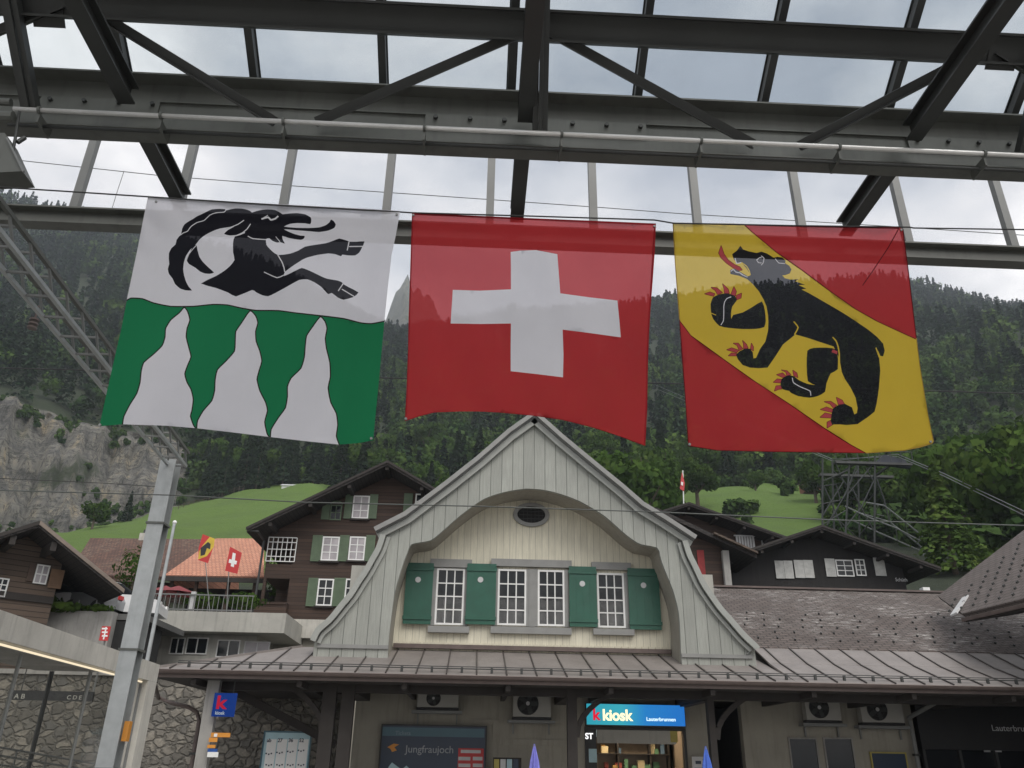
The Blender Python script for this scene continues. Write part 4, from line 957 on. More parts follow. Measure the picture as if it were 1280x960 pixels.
# left hip
m.add([(xl,YE,ze),(xk,YC+.12,zj),(xk,YC+3.6,zj),(xl,YC+6.5,ze)], [(0,1,2,3)]); m.bar((xl,YE,ze+.02),(xk,YC+.12,zj+.02),.07,.06)
m.add([(xl,YC+6.5,ze),(xk,YC+3.6,zj),(L_lo2[-1][0]+1,YC+3.6,zj),(L_lo2[-1][0]+1,YC+6.5,ze)], [(0,1,2,3)])
m.add([(xk,YC+.12,zj),(L_lo2[-1][0]+1.2,YC+.12,zj),(L_lo2[-1][0]+1.2,YC+3.6,zj),(xk,YC+3.6,zj)], [(0,1,2,3)])
# right: flatter lower slope, then a kink and a steeper one
yk = 23.1; zk = P(1080, 832, yk).z; yt = 24.3; ztp = P(1100, 813.5, yt).z
sheet(YE, ze, yk, zk, xg+.003, xr, xg+.003, xr, .76, xg+.3, m); sheet(yk, zk+.004, yt, ztp, xg+.003, xr, xg+.003, xr, .76, xg+.3, m)
canopy = m.build('canopy_roof', 'zinc_roof', ST); MAT['seam'] = plain('dark_seam_metal', (.06, .05, .046), .5, .1); [b.build('standing_seam', 'seam', canopy) for b in SEAMS]; print('seams', len(SEAMS))
m = MB(); z_ = ze+.14+(zj-ze)*.03
m.tube([(xl+.5, YE+.22, z_), (xr, YE+.22, z_)], .016, 6); m.tube([(xl+.5, YE+.24, z_+.05), (xr, YE+.24, z_+.05)], .012, 6)
m.build('snow_guard', 'steel_dark', canopy)
m = MB(); x = xl+.78
while x < xr: m.box(x-.03, x+.03, YE+.2, YE+.26, z_-.1, z_+.03); x += .76
m.build('snow_guard_brackets', 'steel_dark', canopy)['kind'] = 'stuff'
# gutter: half round channel and fascia
m = MB(); k = 8; prof = [(YE-.07-.075*math.cos(math.pi*i/k), ze-.03-.09*math.sin(math.pi*i/k)) for i in range(k+1)]
m.strip([(xl-.1, y, z) for y, z in prof], [(xr, y, z) for y, z in prof]); m.tube([(xl-.1, YE-.145, ze-.03), (xr, YE-.145, ze-.03)], .012, 6); gut = m.build('gutter', 'brown_metal', ST)
m = MB(); m.box(xl-.02, xr, YE+.005, YE+.03, ze-.2, ze-.03); m.build('fascia', 'brown_metal', ST)
m = MB(); m.box(xl+.03, xr, YE+.05, YW+3.2, ze-.2, ze-.16); m.build('canopy_soffit', 'beam_wood', ST)
# side gutter at the left end
m = MB(); m.box(xl-.12, xl-.02, YE, YC+6.4, ze-.12, ze-.02); m.build('gutter', 'brown_metal', ST)
# right wing with shingled roof
yr = 30.0; zr_ = P(1040, 738, yr).z
m = MB(); m.add([(xg-1.6,yt,ztp+.03),(xr,yt,ztp+.03),(xr,yr,zr_),(xg-1.6,yr,zr_),(xg-1.6,yt,ztp-.12),(xr,yt,ztp-.12),(xr,yr,zr_-.15),(xg-1.6,yr,zr_-.15)], [(0,1,2,3),(0,4,5,1),(3,2,6,7),(1,5,6,2)])
m.add([(xg-1.6,yr,zr_),(xr,yr,zr_),(xr,yr+5.5,ztp),(xg-1.6,yr+5.5,ztp)], [(0,1,2,3)]); wing = m.build('wing_roof', 'shingle', ST)
m = MB(); m.box(xg-.6, xr, yr-.12, yr+.12, zr_+.002, zr_+.07); m.build('ridge_cap', 'brown_metal', wing)
m = MB()
sl = Vector((0, yr-yt, zr_-ztp)).normalized(); sn = Vector((0, -sl.z, sl.y))
for row, f in enumerate((.10, .2, .3, .40, .5)):
    for i in range(40):
        x = xg+.3+i*.62+(row % 2)*.31+random.uniform(-.12, .12)
        if random.random() < .1 or x > xr-.5: continue
        q = Vector((x, yt, ztp+.03))+(Vector((0, yr-yt, zr_-ztp-.03)))*(f+random.uniform(-.015, .015))
        m.bar(q+sn*.03, q+sn*.03+sl*.07, .035, .06, sn)
m.build('snow_hooks', 'steel_dark', wing)['kind'] = 'stuff'
m = MB(); m.box(xg-1, xr, yt+.2, yr+5, 3.6, ztp-.1); m.build('wing_body', 'greyrender', ST)
# pipe stub on the ridge
# --- ground floor
xwl = P(443, 900, YW).x
doorx0, doorx1 = P(731, 930, YW).x, P(858, 930, YW).x; zdt = P(790, 909, YW).z
gapx0, gapx1 = P(894, 930, YW).x, P(930, 930, YW).x
shopx = P(1146, 930, YW).x
m = MB()
for a, b, z0 in ((xwl, doorx0, 0), (doorx0, doorx1, zdt), (doorx1, gapx0, 0), (gapx0, gapx1, 3.35), (gapx1, shopx, 0)): m.box(a, b, YW, YW+.3, z0, ze-.205)
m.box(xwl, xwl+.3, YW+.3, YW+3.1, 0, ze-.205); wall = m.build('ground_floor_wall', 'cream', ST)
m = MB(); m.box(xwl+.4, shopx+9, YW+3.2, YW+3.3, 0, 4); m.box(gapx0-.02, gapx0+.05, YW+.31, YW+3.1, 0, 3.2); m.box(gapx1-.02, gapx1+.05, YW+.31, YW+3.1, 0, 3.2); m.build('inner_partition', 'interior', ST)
# plaster band (raised frieze seen between poster and air conditioner)
m = MB()
def wbox(mb, x0, y0, x1, y1, d0, d1):
    r = fw.rect(x0, y0, x1, y1); fw.box(mb, *r, d0, d1)
wbox(m, 590, 899.5, 616, 905, .003, .05); wbox(m, 616, 900, 624, 927, .003, .05); wbox(m, 624, 924.5, 706, 932, .003, .05); m.build('cable_duct', 'cream', ST)
# timber posts and curved braces carrying the canopy
YP = 22.3
def post(px0, px1, py, brace=0, mat='beam_wood', nm='canopy_post'):
    a, b = P(px0, py, YP).x, P(px1, py, YP).x; m = MB(); m.box(a, b, YP-.12, YP+.12, 0, ze-.205); p_ = m.build(nm, mat, ST)
    m = MB(); m.box(a-.04, b+.04, YP+.13, YW-.01, ze-.42, ze-.21); m.build('tie_beam', mat, p_)
    if brace:
        m = MB(); xc = (a+b)/2
        for s in brace:
            pts = []
            for i in range(7):
                t_ = i/6; pts.append((xc+s*(.12+1.0*t_**1.6), YP, ze-1.35+1.1*t_**.75))
            for p1, p2 in zip(pts[:-1], pts[1:]): m.bar(p1, p2, .12, .13)
        m.build('brace', mat, p_)
post(400, 417, 910, (-1,)); post(424, 440, 910); post(709, 721, 910, (1,)); post(887, 895, 930, (1,))
for i in range(9):
    x = xl+1+i*2.6; m = MB(); m.bar((x, YE+.1, ze-.28), (x, YW, ze-.28), .12, .14); m.build('canopy_rafter', 'beam_wood', ST)
m = MB(); a_ = P(335, 872, 24).x; m.bar((xl+1.2, 23.6, 3.3), (P(420, 930, 23.6).x, 23.6, 1.9), .14, .2); m.bar((xl+1.2, YP, ze-.3), (26, YP, ze-.3), .16, .2); m.build('wall_plate', 'beam_wood', ST)
# light grey post with signs at the left
lp = thing('sign_post', 'light grey square post under the left end of the station canopy', 'post', (P(257, 930, 21.9).x, 21.9, 0))
m = MB(); x = P(257, 930, 21.9).x; m.box(x-.17, x+.13, 21.8, 22.0, 0, ze-.205); m.build('shaft', 'concrete2', lp); m = MB(); m.box(x-.2, x+.16, 21.77, 22.03, 0, .25); m.build('foot', 'steel_dark', lp)
def flatbox(name, x0, y0, x1, y1, Y, th, mat, label=None, cat=None, group=None, parent=None):
    f_ = Fr((0, Y)); r = f_.rect(x0, y0, x1, y1); m = MB(); f_.box(m, *r, 0, th); o = m.build(name, mat, parent)
    if label: tag(o, label, cat, group)
    return o, f_, r
def signthing(name, x0, y0, x1, y1, Y, th, mat, label, cat, frame=None, group=None):
    f_ = Fr((0, Y)); r = f_.rect(x0, y0, x1, y1)
    t_ = thing(name, label, cat, f_.p((r[0]+r[1])/2, r[2], 0), group)
    m = MB(); f_.box(m, *r, 0, th); m.build('panel', mat, t_)
    if frame:
        m = MB(); a0, a1, z0, z1 = r; w = .04
        for q in ((a0-w,a0-.001,z0-w,z1+w),(a1+.001,a1+w,z0-w,z1+w),(a0,a1,z0-w,z0-.001),(a0,a1,z1+.001,z1+w)): f_.box(m, *q, -.01, th+.02)
        m.build('frame', frame, t_)
    return t_, f_, r
def txt(f_, s, px, py, hpx, d, mat, parent, bold=0, sx=1, name='lettering', align='LEFT'):
    """baseline at (px,py), capital height hpx"""
    a, z = f_.az(px, py, d); a2, z2 = f_.az(px, py-hpx, d); size = (z2-z)/.70
    return text_obj(name, s, size, f_.p(a, z, d), f_.u, f_.n, mat, parent, bold*size, align, 0, .003, sx)
# blue sign with red k
ks, kf, kr = signthing('k_sign', 267, 866.5, 295, 896, 21.7, .06, emit('sign_blue', (.012, .04, .20), .55), 'square blue sign with a red letter k hanging under the canopy', 'sign')
txt(kf, 'k', 269, 885.5, 16, .062, emit('sign_red', (.3, .012, .03), .8), ks, .03, 1.2); txt(kf, 'kiosk', 268.5, 893, 4.2, .062, emit('sign_white', (.4, .45, .5), .5), ks, .02)
m = MB(); r = kr; m.tube([kf.p(r[0]+.1, r[3], .03), kf.p(r[0]+.1, ze-.2, .03)], .015, 6); m.tube([kf.p(r[1]-.1, r[3], .03), kf.p(r[1]-.1, ze-.2, .03)], .015, 6); m.build('hanger', 'steel_dark', ks)
os_, of_, or_ = signthing('direction_sign', 264, 916, 288, 921.5, 21.68, .03, 'orange', 'small orange direction sign on the light grey canopy post', 'sign')
m = MB(); of_.box(m, *of_.rect(268, 917, 272, 921), .032, .036); m.build('pictogram', 'letter_white', os_)
m = MB(); of_.box(m, *of_.rect(261.5, 922, 272, 927.5), 0, .03); m.build('lower_panel', 'orange', os_)
m = MB(); of_.box(m, *of_.rect(259.5, 931, 269.5, 935), 0, .03); m.build('lowest_panel', 'orange', os_)
m = MB(); of_.box(m, *of_.rect(259.5, 940, 273, 946.5), 0, .03); m.build('white_panel', 'letter_white', os_)
m = MB(); of_.box(m, *of_.rect(260, 936, 272, 940), 0, .03); m.build('blue_panel', 'blue', os_)
# timetable board
tb, tf, tr = signthing('timetable_board', 328, 916, 385, 985, 23.9, .06, 'paleblue', 'pale blue timetable board with four columns on the stone wall side', 'information board', 'teal')
for i in range(4):
    x = 331+i*13.4; m = MB(); tf.box(m, *tf.rect(x, 924, x+12, 983), .062, .066); m.build('timetable_sheet', 'letter_white', tb)
    txt(tf, ('ab', '27', '36', '52')[i], x+2.5, 927.5, 4.5, .068, 'letter_dark', tb, .03)
    m = MB()
    for j, yy in enumerate((941-i*1.3, 955, 968)):
        for k_ in range(3): tf.box(m, *tf.rect(x+1.5+k_*3.2, yy+(k_%2), x+3.4+k_*3.2, yy+1.8+(k_%2)), .0665, .069)
    m.build('print', 'letter_dark', tb)
m = MB()
for x in (tr[0]+.1, tr[1]-.1): m.box(x-.04, x+.04, 23.92, 24.0, 0, tr[3])
m.build('stand', 'steel_dark', tb)
# board with Jungfraujoch
jb, jf, jr = signthing('advertising_board', 476, 908, 606, 985, 25.2, .08, 'navy', 'large dark blue advertising board reading Jungfraujoch below the left air conditioner', 'advertising board', 'black')
m = MB(); jf.box(m, *jf.rect(477, 910, 605.5, 921), .082, .086); m.build('header_strip', 'teal', jb)
txt(jf, 'Jungfraujoch', 506.5, 940.5, 9.2, .084, plain('grey_lettering', (.34, .36, .38)), jb, .004, 1.02); txt(jf, 'Tickets', 494, 918.5, 5, .088, plain('teal_lettering', (.2, .28, .32)), jb, .01)
m = MB(); pts = [jf.az(*q, .082) for q in ((484,934),(492,929.5),(499,930.5),(493,934),(496,938),(490,940),(488,936))]; jf.plate(m, pts, .082, .088); m.build('logo', 'orange', jb)
m = MB(); jf.box(m, *jf.rect(572, 935.5, 604, 984), .082, .087); rp = m.build('red_panel', 'red', jb)
m = MB(); jf.box(m, *jf.rect(576, 937.5, 601, 941.5), .088, .091); 
for yy in (946, 954.5, 963): jf.box(m, *jf.rect(573, yy, 588, yy+4.5), .088, .091); jf.box(m, *jf.rect(591, yy, 603, yy+4.5), .088, .091)
m.build('price_fields', 'offwhite', rp)
m = MB(); pts = [jf.az(*q, .082) for q in ((478,984),(486,958),(490,953),(502,962),(508,957),(520,968),(530,984))]; jf.plate(m, pts, .082, .087); m.build('mountain_print', 'paleblue', jb)
# kiosk sign and doorway
sb = thing('kiosk_sign', 'backlit blue shop sign with red k and white word kiosk above the door', 'shop sign', fw.p((doorx0+doorx1)/2, zdt, 0))
kx = Fr((0, YW-.02)); r = kx.rect(731, 880.5, 854, 908.5)
def sign_grad():
    m, t, o = nt('backlit_sign_face'); v = coord(t, True); s = t.nodes.new('ShaderNodeSeparateXYZ'); t.links.new(v, s.inputs[0])
    f_ = math_(t, 'DIVIDE', math_(t, 'SUBTRACT', s.outputs[0], r[0]), r[1]-r[0])
    c = ramp(t, f_, [(0, (.02, .20, .26)), (.35, (.03, .24, .30)), (.6, (.015, .13, .34)), (1, (.012, .10, .33))])
    e = N(t, 'ShaderNodeEmission', i_Strength=1.0); t.links.new(c, e.inputs[0]); t.links.new(e.outputs[0], o.inputs[0]); return m
MAT['sign_face'] = sign_grad()
m = MB(); kx.box(m, *r, .02, .25); m.build('casing', 'steel_dark', sb)
m = MB(); kx.box(m, r[0]+.02, r[1]-.02, r[2]+.03, r[3]-.02, .252, .262); m.build('lit_face', 'sign_face', sb)
txt(kx, 'k', 741, 899.5, 13.5, .266, emit('lit_red', (.45, .01, .03), 1), sb, .035, 1.0); txt(kx, 'kiosk', 753.2, 900, 13.5, .266, emit('lit_cream', (.95, .82, .45), 1), sb, .03, .98); txt(kx, 'Lauterbrunnen', 808, 901, 4.6, .266, emit('lit_white', (.6, .8, .85), 1), sb, .012, 1.02)
# door opening interior
dr = thing('kiosk_door', 'open glazed kiosk entrance with lit shelves behind it under the blue sign', 'shop entrance', fw.p((doorx0+doorx1)/2, 0, 0))
m = MB(); m.box(doorx0, doorx0+.08, YW-.04, YW+.2, 0, zdt); m.box(doorx1-.08, doorx1, YW-.04, YW+.2, 0, zdt); m.box(doorx0+.08, doorx1-.08, YW-.04, YW+.2, zdt-.08, zdt-.002); m.build('door_frame', 'black', dr)
m = MB(); r2 = fw.rect(747, 912, 846, 929.5, .1); fw.box(m, *r2, -.1, -.02); m.build('roller_box', 'greyrender', dr)
m = MB(); r3 = fw.rect(732, 910, 746, 985); fw.box(m, *r3, -.06, .0); bl_ = m.build('black_panel', 'black', dr); txt(fw, 'ST', 731.5, 923.5, 7.2, .045, emit('st_white', (.75, .75, .75), 1), bl_, .03, 1.0)
m = MB(); fw.box(m, *fw.rect(736, 936, 746, 953), .002, .01); m.build('paper_notice', 'paleblue', bl_)
m = MB(); fw.box(m, *fw.rect(838, 913, 847, 928), -.015, -.01); m.build('green_notice', 'yellow', dr)
m = MB(); m.box(doorx0+.1, doorx1-.1, YW+1.9, YW+2.0, 0, 3); m.box(doorx0-.1, doorx0, YW+.3, YW+2, 0, 3); m.box(doorx1, doorx1+.1, YW+.3, YW+2, 0, 3); m.box(doorx0, doorx1, YW+.3, YW+2, 2.95, 3.0); m.box(doorx0, doorx1, YW+.3, YW+2, 0.002, .05); m.build('shop_interior', plain('shop_walls', (.25, .2, .15)), dr)
m = MB(); m.box(doorx0+.6, doorx1-.6, YW+.7, YW+1.3, 2.9, 2.94); m.build('added_light_panel', emit('added_shop_glow', (1, .8, .55), 9), dr)  # unseen glowing panel, added to brighten the kiosk interior
sx0 = doorx0+.35; hues = [(.5, .3, .1), (.35, .08, .06), (.12, .2, .3), (.6, .5, .3), (.3, .16, .08), (.1, .22, .12)]
hm = [plain('goods_%d' % i, c) for i, c in enumerate(hues)]
m = MB()
for z in (.5, .95, 1.4, 1.85, 2.3): m.box(doorx0+.15, doorx1-.15, YW+1.5, YW+1.89, z-.03, z)
for x in (doorx0+.15, doorx0+1.2, doorx0+2.2, doorx1-.2): m.box(x, x+.04, YW+1.52, YW+1.88, 0, 2.5)
shf = m.build('shelf', 'beam_wood', dr)
for i in range(64):
    x = doorx0+.22+random.random()*(doorx1-doorx0-.6); z = random.choice((.5, .95, 1.4, 1.85, 2.3)); h_ = random.uniform(.12, .3); m = MB(); m.box(x, x+random.uniform(.1, .22), YW+1.55+i*.003, YW+1.7+i*.003, z+.001, z+h_); m.build('packet', random.choice(hm), shf)
# air conditioners
def aircon(x0, y0, x1, y1, Y, label, ledge=None):
    f_ = Fr((0, Y)); a0, a1, z0, z1 = f_.rect(x0, y0, x1, y1); t_ = thing('air_conditioner', label, 'air conditioner', f_.p((a0+a1)/2, z0-.2, 0), 'outdoor air conditioner units under the canopy')
    m = MB(); f_.box(m, a0, a1, z0, z1, -.3, .0); cs_ = m.build('casing', 'ac', t_)
    cx = a0+(a1-a0)*.39; cz = (z0+z1)/2; rad = min((z1-z0)*.44, (a1-a0)*.33)
    m = MB(); m.tube([f_.p(cx, cz, .001), f_.p(cx, cz, .008)], rad, 24); m.build('fan_opening', 'interior', t_)
    m = MB()
    for i in range(5):
        an = i*1.2566; m.bar(f_.p(cx, cz, .012), f_.p(cx+rad*.9*math.cos(an), cz+rad*.9*math.sin(an), .012), rad*.4, .004, f_.n)
    m.build('fan', 'steel_dark', t_)
    m = MB()
    for k_ in (.35, .65, .97):
        pts = [f_.p(cx+rad*k_*math.cos(i*.3927), cz+rad*k_*math.sin(i*.3927), .022) for i in range(17)]; m.tube(pts, .005, 4, False)
    m.build('guard', 'steel_dark', t_)
    m = MB(); m.tube([f_.p(cx, cz, .02), f_.p(cx, cz, .035)], rad*.18, 12); m.build('hub', 'offwhite', t_)
    m = MB(); m.box(a0-.02, a1+.02, Y+.02, Y+.28, z0-.07, z0-.01); m.build('tray', 'black', t_)
    m = MB(); f_.box(m, a0-.15, a1+.12, z0-.17, z0-.09, -.3, .05)
    for a in (a0, a1-.05): f_.box(m, a, a+.04, z0-.45, z0-.17, -.34, -.28)
    m.build('bracket', 'steel_light', t_)
aircon(522, 862, 573, 884, 24.9, 'leftmost air conditioner, above the dark blue advertising board')
aircon(641.5, 863, 688.5, 896, 24.9, 'air conditioner left of the lit blue kiosk sign')
aircon(1007, 869, 1050, 900, 24.9, 'air conditioner above the double window, left one of the pair at right')
aircon(1076, 871, 1128, 903, 24.9, 'air conditioner beside the grey downpipe, right one of the pair at right')
flatbox('canopy_shelf', 484, 858.5, 563, 862.5, 24.6, .3, 'brown_metal', parent=ST)
# right part: double window, yellow framed poster, downpipe, dark shopfront
for r_ in ((988, 922, 1024, 985), (1032, 922, 1069, 985)): window(fw, fw.rect(*r_), 1, 1, ST, 'concrete2', 'glass', .04, .03, .03)
yf, yff, yrr = signthing('poster_frame', 1092, 942, 1134, 985, YW-.04, .03, 'navy', 'dark poster in a yellow frame beside the grey downpipe', 'poster', 'yellow')
dp = thing('downpipe', 'grey downpipe with a swan neck beside the dark shopfront at right', 'downpipe', (P(1143, 960, 25).x, 25, 0)); x = P(1143, 930, 25.05).x
m = MB(); m.tube([(P(1130, 862, 24.7).x, 22.9, ze-.25), (x-.1, 24.9, ze-.6), (x, 25.05, ze-1.0), (x, 25.05, 0)], .06, 10); m.build('pipe', 'steel_light', dp)
m = MB(); m.box(x-.08, x+.08, 24.97, 25.13, 1.9, 1.96); m.build('bracket', 'steel_dark', dp)
# brown downpipe at the left end over the stone wall
d2 = thing('downpipe', 'brown downpipe bending down before the rubble wall at the left canopy end', 'downpipe', (P(243, 960, 23).x, 23, 0))
m = MB(); q = lambda a, b: P(a, b, 23.6); m.tube([P(192, 854, 21.4), q(198, 872), q(215, 879), q(236, 884), q(246, 890), q(249, 900), Vector((q(249, 900).x, 23.6, 0))], .055, 10); m.build('pipe', 'brown_metal', d2)
m = MB(); x = q(249, 900).x; m.box(x-.08, x+.08, 23.5, 23.68, 1.6, 1.66); m.build('bracket', 'steel_dark', d2)
sf = thing('shopfront', 'dark shopfront with grey lettering beginning Lauterbr at the lower right corner', 'shopfront', (shopx+5, 25.6, 0))
m = MB(); m.box(shopx+.25, 26, 25.5, 25.8, 2.1, ze-.205); m.build('dark_fascia', 'black', sf)
m = MB()
for i in range(9): m.box(shopx+.3+i*1.1, shopx+.38+i*1.1, 25.6, 25.75, 0, 2.1)
m.build('mullions', 'steel_dark', sf)
m = MB(); m.quad((shopx+.3, 25.72, 0), (26, 25.72, 0), (26, 25.72, 2.1), (shopx+.3, 25.72, 2.1)); m.build('shop_glass', 'glass', sf)
sff = Fr((0, 25.5)); txt(sff, 'Lauterbrunnen', 1240, 913.5, 7.6, .004, plain('grey_letters', (.7, .71, .71)), sf, .0, 1.05)
for px in (1231, 1245):
    m = MB(); sff.box(m, *sff.rect(px, 926, px+7, 940), -.1, -.05); m.build('notice', 'offwhite', sf)
# newspaper rack and notices beside the posts
nr, nf_, nrr = signthing('magazine_rack', 616, 947, 651, 990, 24.6, .2, 'beam_wood', 'low rack with colourful papers left of the violet parasol tip', 'rack')
for i, mt in enumerate(('yellow', 'offwhite', 'paleblue', 'navy')):
    m = MB(); nf_.box(m, *nf_.rect(617+i*8, 949, 623.5+i*8, 975), .202, .21); m.build('magazine', mt, nr)
nb_, n2, n3 = signthing('notice_board', 866, 946, 895, 990, 25.1, .03, 'offwhite', 'small grey notice board with black print behind the blue parasol tip', 'notice board')
m = MB(); n2.box(m, *n2.rect(869, 951, 876, 955), .032, .035); n2.box(m, *n2.rect(878, 949, 885, 953), .032, .035); n2.box(m, *n2.rect(868, 960, 890, 963), .032, .035); m.build('print', 'letter_dark', nb_)
# closed parasols, only the tips reach into view
def parasol(px, py, Y, mat, label):
    q = P(px, py, Y); t_ = thing('parasol', label, 'parasol', (q.x, Y, 0), 'closed parasols in front of the station'); zt_ = q.z
    m = MB(); n = 14; prof = [(zt_, .012), (zt_-.12, .035), (zt_-.35, .08), (zt_-.8, .14), (zt_-1.2, .17), (zt_-1.35, .12)]
    rings = []
    for z, r_ in prof: rings.append([(q.x+r_*(1+.28*math.cos(i*math.pi))*math.cos(6.2832*i/n), Y+r_*(1+.28*math.cos(i*math.pi))*math.sin(6.2832*i/n), z) for i in range(n)])
    for a, b in zip(rings[:-1], rings[1:]):
        for i in range(n): m.add([a[i], a[(i+1)%n], b[(i+1)%n], b[i]], [(3,2,1,0)])
    m.build('cloth', mat, t_)
    m = MB(); m.tube([(q.x, Y, 0), (q.x, Y, zt_-.02)], .02, 8); m.build('pole', 'steel_light', t_); m = MB(); m.tube([(q.x, Y, 0.002), (q.x, Y, .08)], .25, 16); m.build('base', 'concrete2', t_)
parasol(668, 930, 20, 'purple', 'closed violet parasol, its tip below the middle air conditioner')
parasol(882, 933, 20, 'bluecloth', 'closed blue parasol, its tip right of the kiosk door')
# ================================================================ village behind and beside the station
def chalet(name, label, Yw, over, depth, peak, tip, wall_px, zb, wood, roofm, ang=0, O=None, base_h=0, tipside=-1, th=.22, gset=None):
    fr = Fr(O or (0, Yw), ang)
    pa, pz_ = fr.az(*peak, over); ta, tz = fr.az(*tip, over); s = (pz_-tz)/abs(pa-ta); half = abs(pa-ta)
    wa0 = fr.az(*wall_px, 0)[0]; wa1 = 2*pa-wa0
    if wa0 > wa1: wa0, wa1 = wa1, wa0
    t_ = thing(name, label, 'house', fr.p(pa, zb, 0))
    def roofz(a): return pz_-s*abs(a-pa)
    m = MB(); fr.plate(m, [(wa0, zb), (wa1, zb), (wa1, roofz(wa1)-th-.05), (pa, pz_-th-.05), (wa0, roofz(wa0)-th-.05)], -depth, 0); w = m.build('wall', wood, t_)
    for sgn in (-1, 1):
        m = MB(); e = pa+sgn*half; fr.plate(m, [(pa, pz_), (e, pz_-s*half), (e, pz_-s*half-th), (pa, pz_-th)], -depth-over, over); r_ = m.build('roof', roofm, t_)
        m = MB(); fr.plate(m, [(pa, pz_+.05), (e+sgn*.05, pz_-s*half+.03), (e+sgn*.05, pz_-s*half-.12), (pa, pz_-.1)], over+.002, over+.06); m.build('verge_board', 'beam_wood', r_)
    for k in range(-3, 4):
        a = pa+k*half*.28; z = roofz(a)-th-.2; m = MB()
        if zb < z: fr.box(m, a-.09, a+.09, z-.02, z+.16, .01, over-.1); m.build('purlin', 'beam_wood', t_)
    return t_, fr, (wa0, wa1, pa, pz_, s, half, roofz)
# --- big dark chalet left of the gable
def q4(*p): return [(300+x/4.365, 560+y/4.365) for x, y in p]
zc = P(440, 776, 42).z
C1, f1, g1 = chalet('chalet', 'dark brown three storey timber chalet with green shutters left of the station gable', 42, 1.6, 14, (484.4, 576.5), (309, 659.7), (360, 740), zc, 'dark_wood', 'dark_roof')
R4 = lambda x0, y0, x1, y1: f1.rect(300+x0/4.365, 560+y0/4.365, 300+x1/4.365, 560+y1/4.365)
for r_, pn in (((615,262,705,387), 'lace'), ((955,252,1030,372), 'glass'), ((447,485,540,617), 'lace'), ((595,485,683,615), 'lace'), ((422,715,508,862), 'glass'), ((572,715,657,862), 'glass')):
    w = window(f1, R4(*r_), 2, 3, C1, 'white', pn, .07, .045, .05); r = R4(*r_); m = MB(); f1.box(m, r[0]-.08, r[1]+.08, r[2]-.1, r[2]-.01, .003, .16); m.build('sill', 'beam_wood', w)
for r_ in ((572,255,612,387), (706,255,750,387), (893,250,940,370), (1032,252,1075,372), (392,478,446,620), (541,478,592,620), (685,478,735,620), (368,710,420,865), (509,710,573,865), (659,710,705,865)): shutter(f1, R4(*r_), C1, 'olive')
w = window(f1, R4(492,312,555,395), 2, 2, C1, 'olive', 'glass', .06, .04, .05, 'attic_window')
a0, a1, z0, z1 = R4(492,300,555,395); m = MB(); m.tube([f1.p((a0+a1)/2+(a1-a0)/2*math.cos(t_), z1-.1+.18*math.sin(t_), .06) for t_ in [math.pi*i/8 for i in range(9)]], .035, 6); m.build('arch_trim', 'olive', w)
sh = shutter(f1, R4(447,310,489,392), C1, 'olive')
# loggias on the left corner
r = R4(118, 470, 310, 640); wl0 = g1[0]; la0 = f1.az(327, 740, 0)[0]
m = MB(); zl0 = f1.az(340, 723)[1]; zl1 = f1.az(340, 705)[1]
f1.box(m, la0, wl0-.005, zl0, zl1, -3, 0); f1.box(m, la0, wl0-.005, zc, f1.az(340, 757)[1], -3, 0); f1.plate(m, [(la0, f1.az(340, 671)[1]), (wl0-.005, f1.az(340, 671)[1]), (wl0-.005, g1[6](wl0)-.28), (la0, g1[6](la0)-.28)], -3, 0)
f1.box(m, la0, la0+.15, zl1, f1.az(340, 671)[1], -.15, 0); f1.box(m, la0, la0+.15, f1.az(340, 757)[1], zl0, -.15, 0)
f1.box(m, la0, wl0-.005, f1.az(340, 700)[1]-3, f1.az(340, 671)[1], -3.2, -3.05)
m.build('loggia', 'dark_wood', C1)
m = MB(); rr_ = R4(150, 490, 305, 620); a0, a1, z0, z1 = rr_
for i in range(7):
    a = a0+(a1-a0)*i/6; f1.box(m, a-.02, a+.02, z0, z1, .01, .05)
for z in (z0, z0+(z1-z0)*.2, z0+(z1-z0)*.5, z0+(z1-z0)*.8, z1): f1.box(m, a0, a1, z-.022, z+.022, .052, .08)
m.build('white_lattice', 'white', C1)
m = MB(); f1.box(m, *R4(88, 862, 262, 936), -.1, .5); f1.box(m, *R4(84, 850, 266, 862), -.1, .56); m.build('balcony', 'dark_wood', C1)
m = MB(); f1.box(m, la0, g1[1], zc-.9, zc-.003, -12, .15); m.build('plinth', 'concrete', C1)
m = MB(); f1.box(m, la0+.4, g1[1], zc-7, zc-.905, -12, -.2); m.build('basement', 'cream', C1)
m = MB(); tp = P(309, 660, 40.4); tl = P(325, 672, 41.8); m.tube([tp+Vector((.1, .1, -.1)), P(322, 664, 40.6), P(330, 676, 41.9), Vector((P(330, 676, 41.9).x, 41.9, zc))], .06, 8); m.build('rainwater_pipe', 'steel_dark', C1)
# --- orange roofed house with terrace
OH = thing('terrace_restaurant', 'orange tiled house above a pale concrete terrace with railing left of the dark chalet', 'house', (P(270, 760, 44).x, 46, 4))
m = MB(); a, b, c_, d = P(205, 719, 44.5), P(330, 720.5, 44.5), P(330, 673, 50.5), P(270, 673, 50.5); m.prism([a, b, c_, d], (0, .1, -.2)); m.build('roof', 'tile_orange', OH)
m = MB(); m.prism([P(205, 719, 44.5), P(270, 673, 50.5), Vector((P(270, 673, 50.5).x, 56, P(270, 673, 50.5).z)), Vector((a.x, 60, a.z))], (0, 0, -.15)); m.build('roof', 'tile_orange', OH)
m = MB(); m.box(a.x, b.x, 44.4, 44.5, a.z-.3, a.z-.05); m.build('eaves_board', 'beam_wood', OH)
m = MB(); m.box(a.x+.4, b.x, 47.5, 47.8, 5, a.z-.1); m.build('wall', 'black_wood', OH)
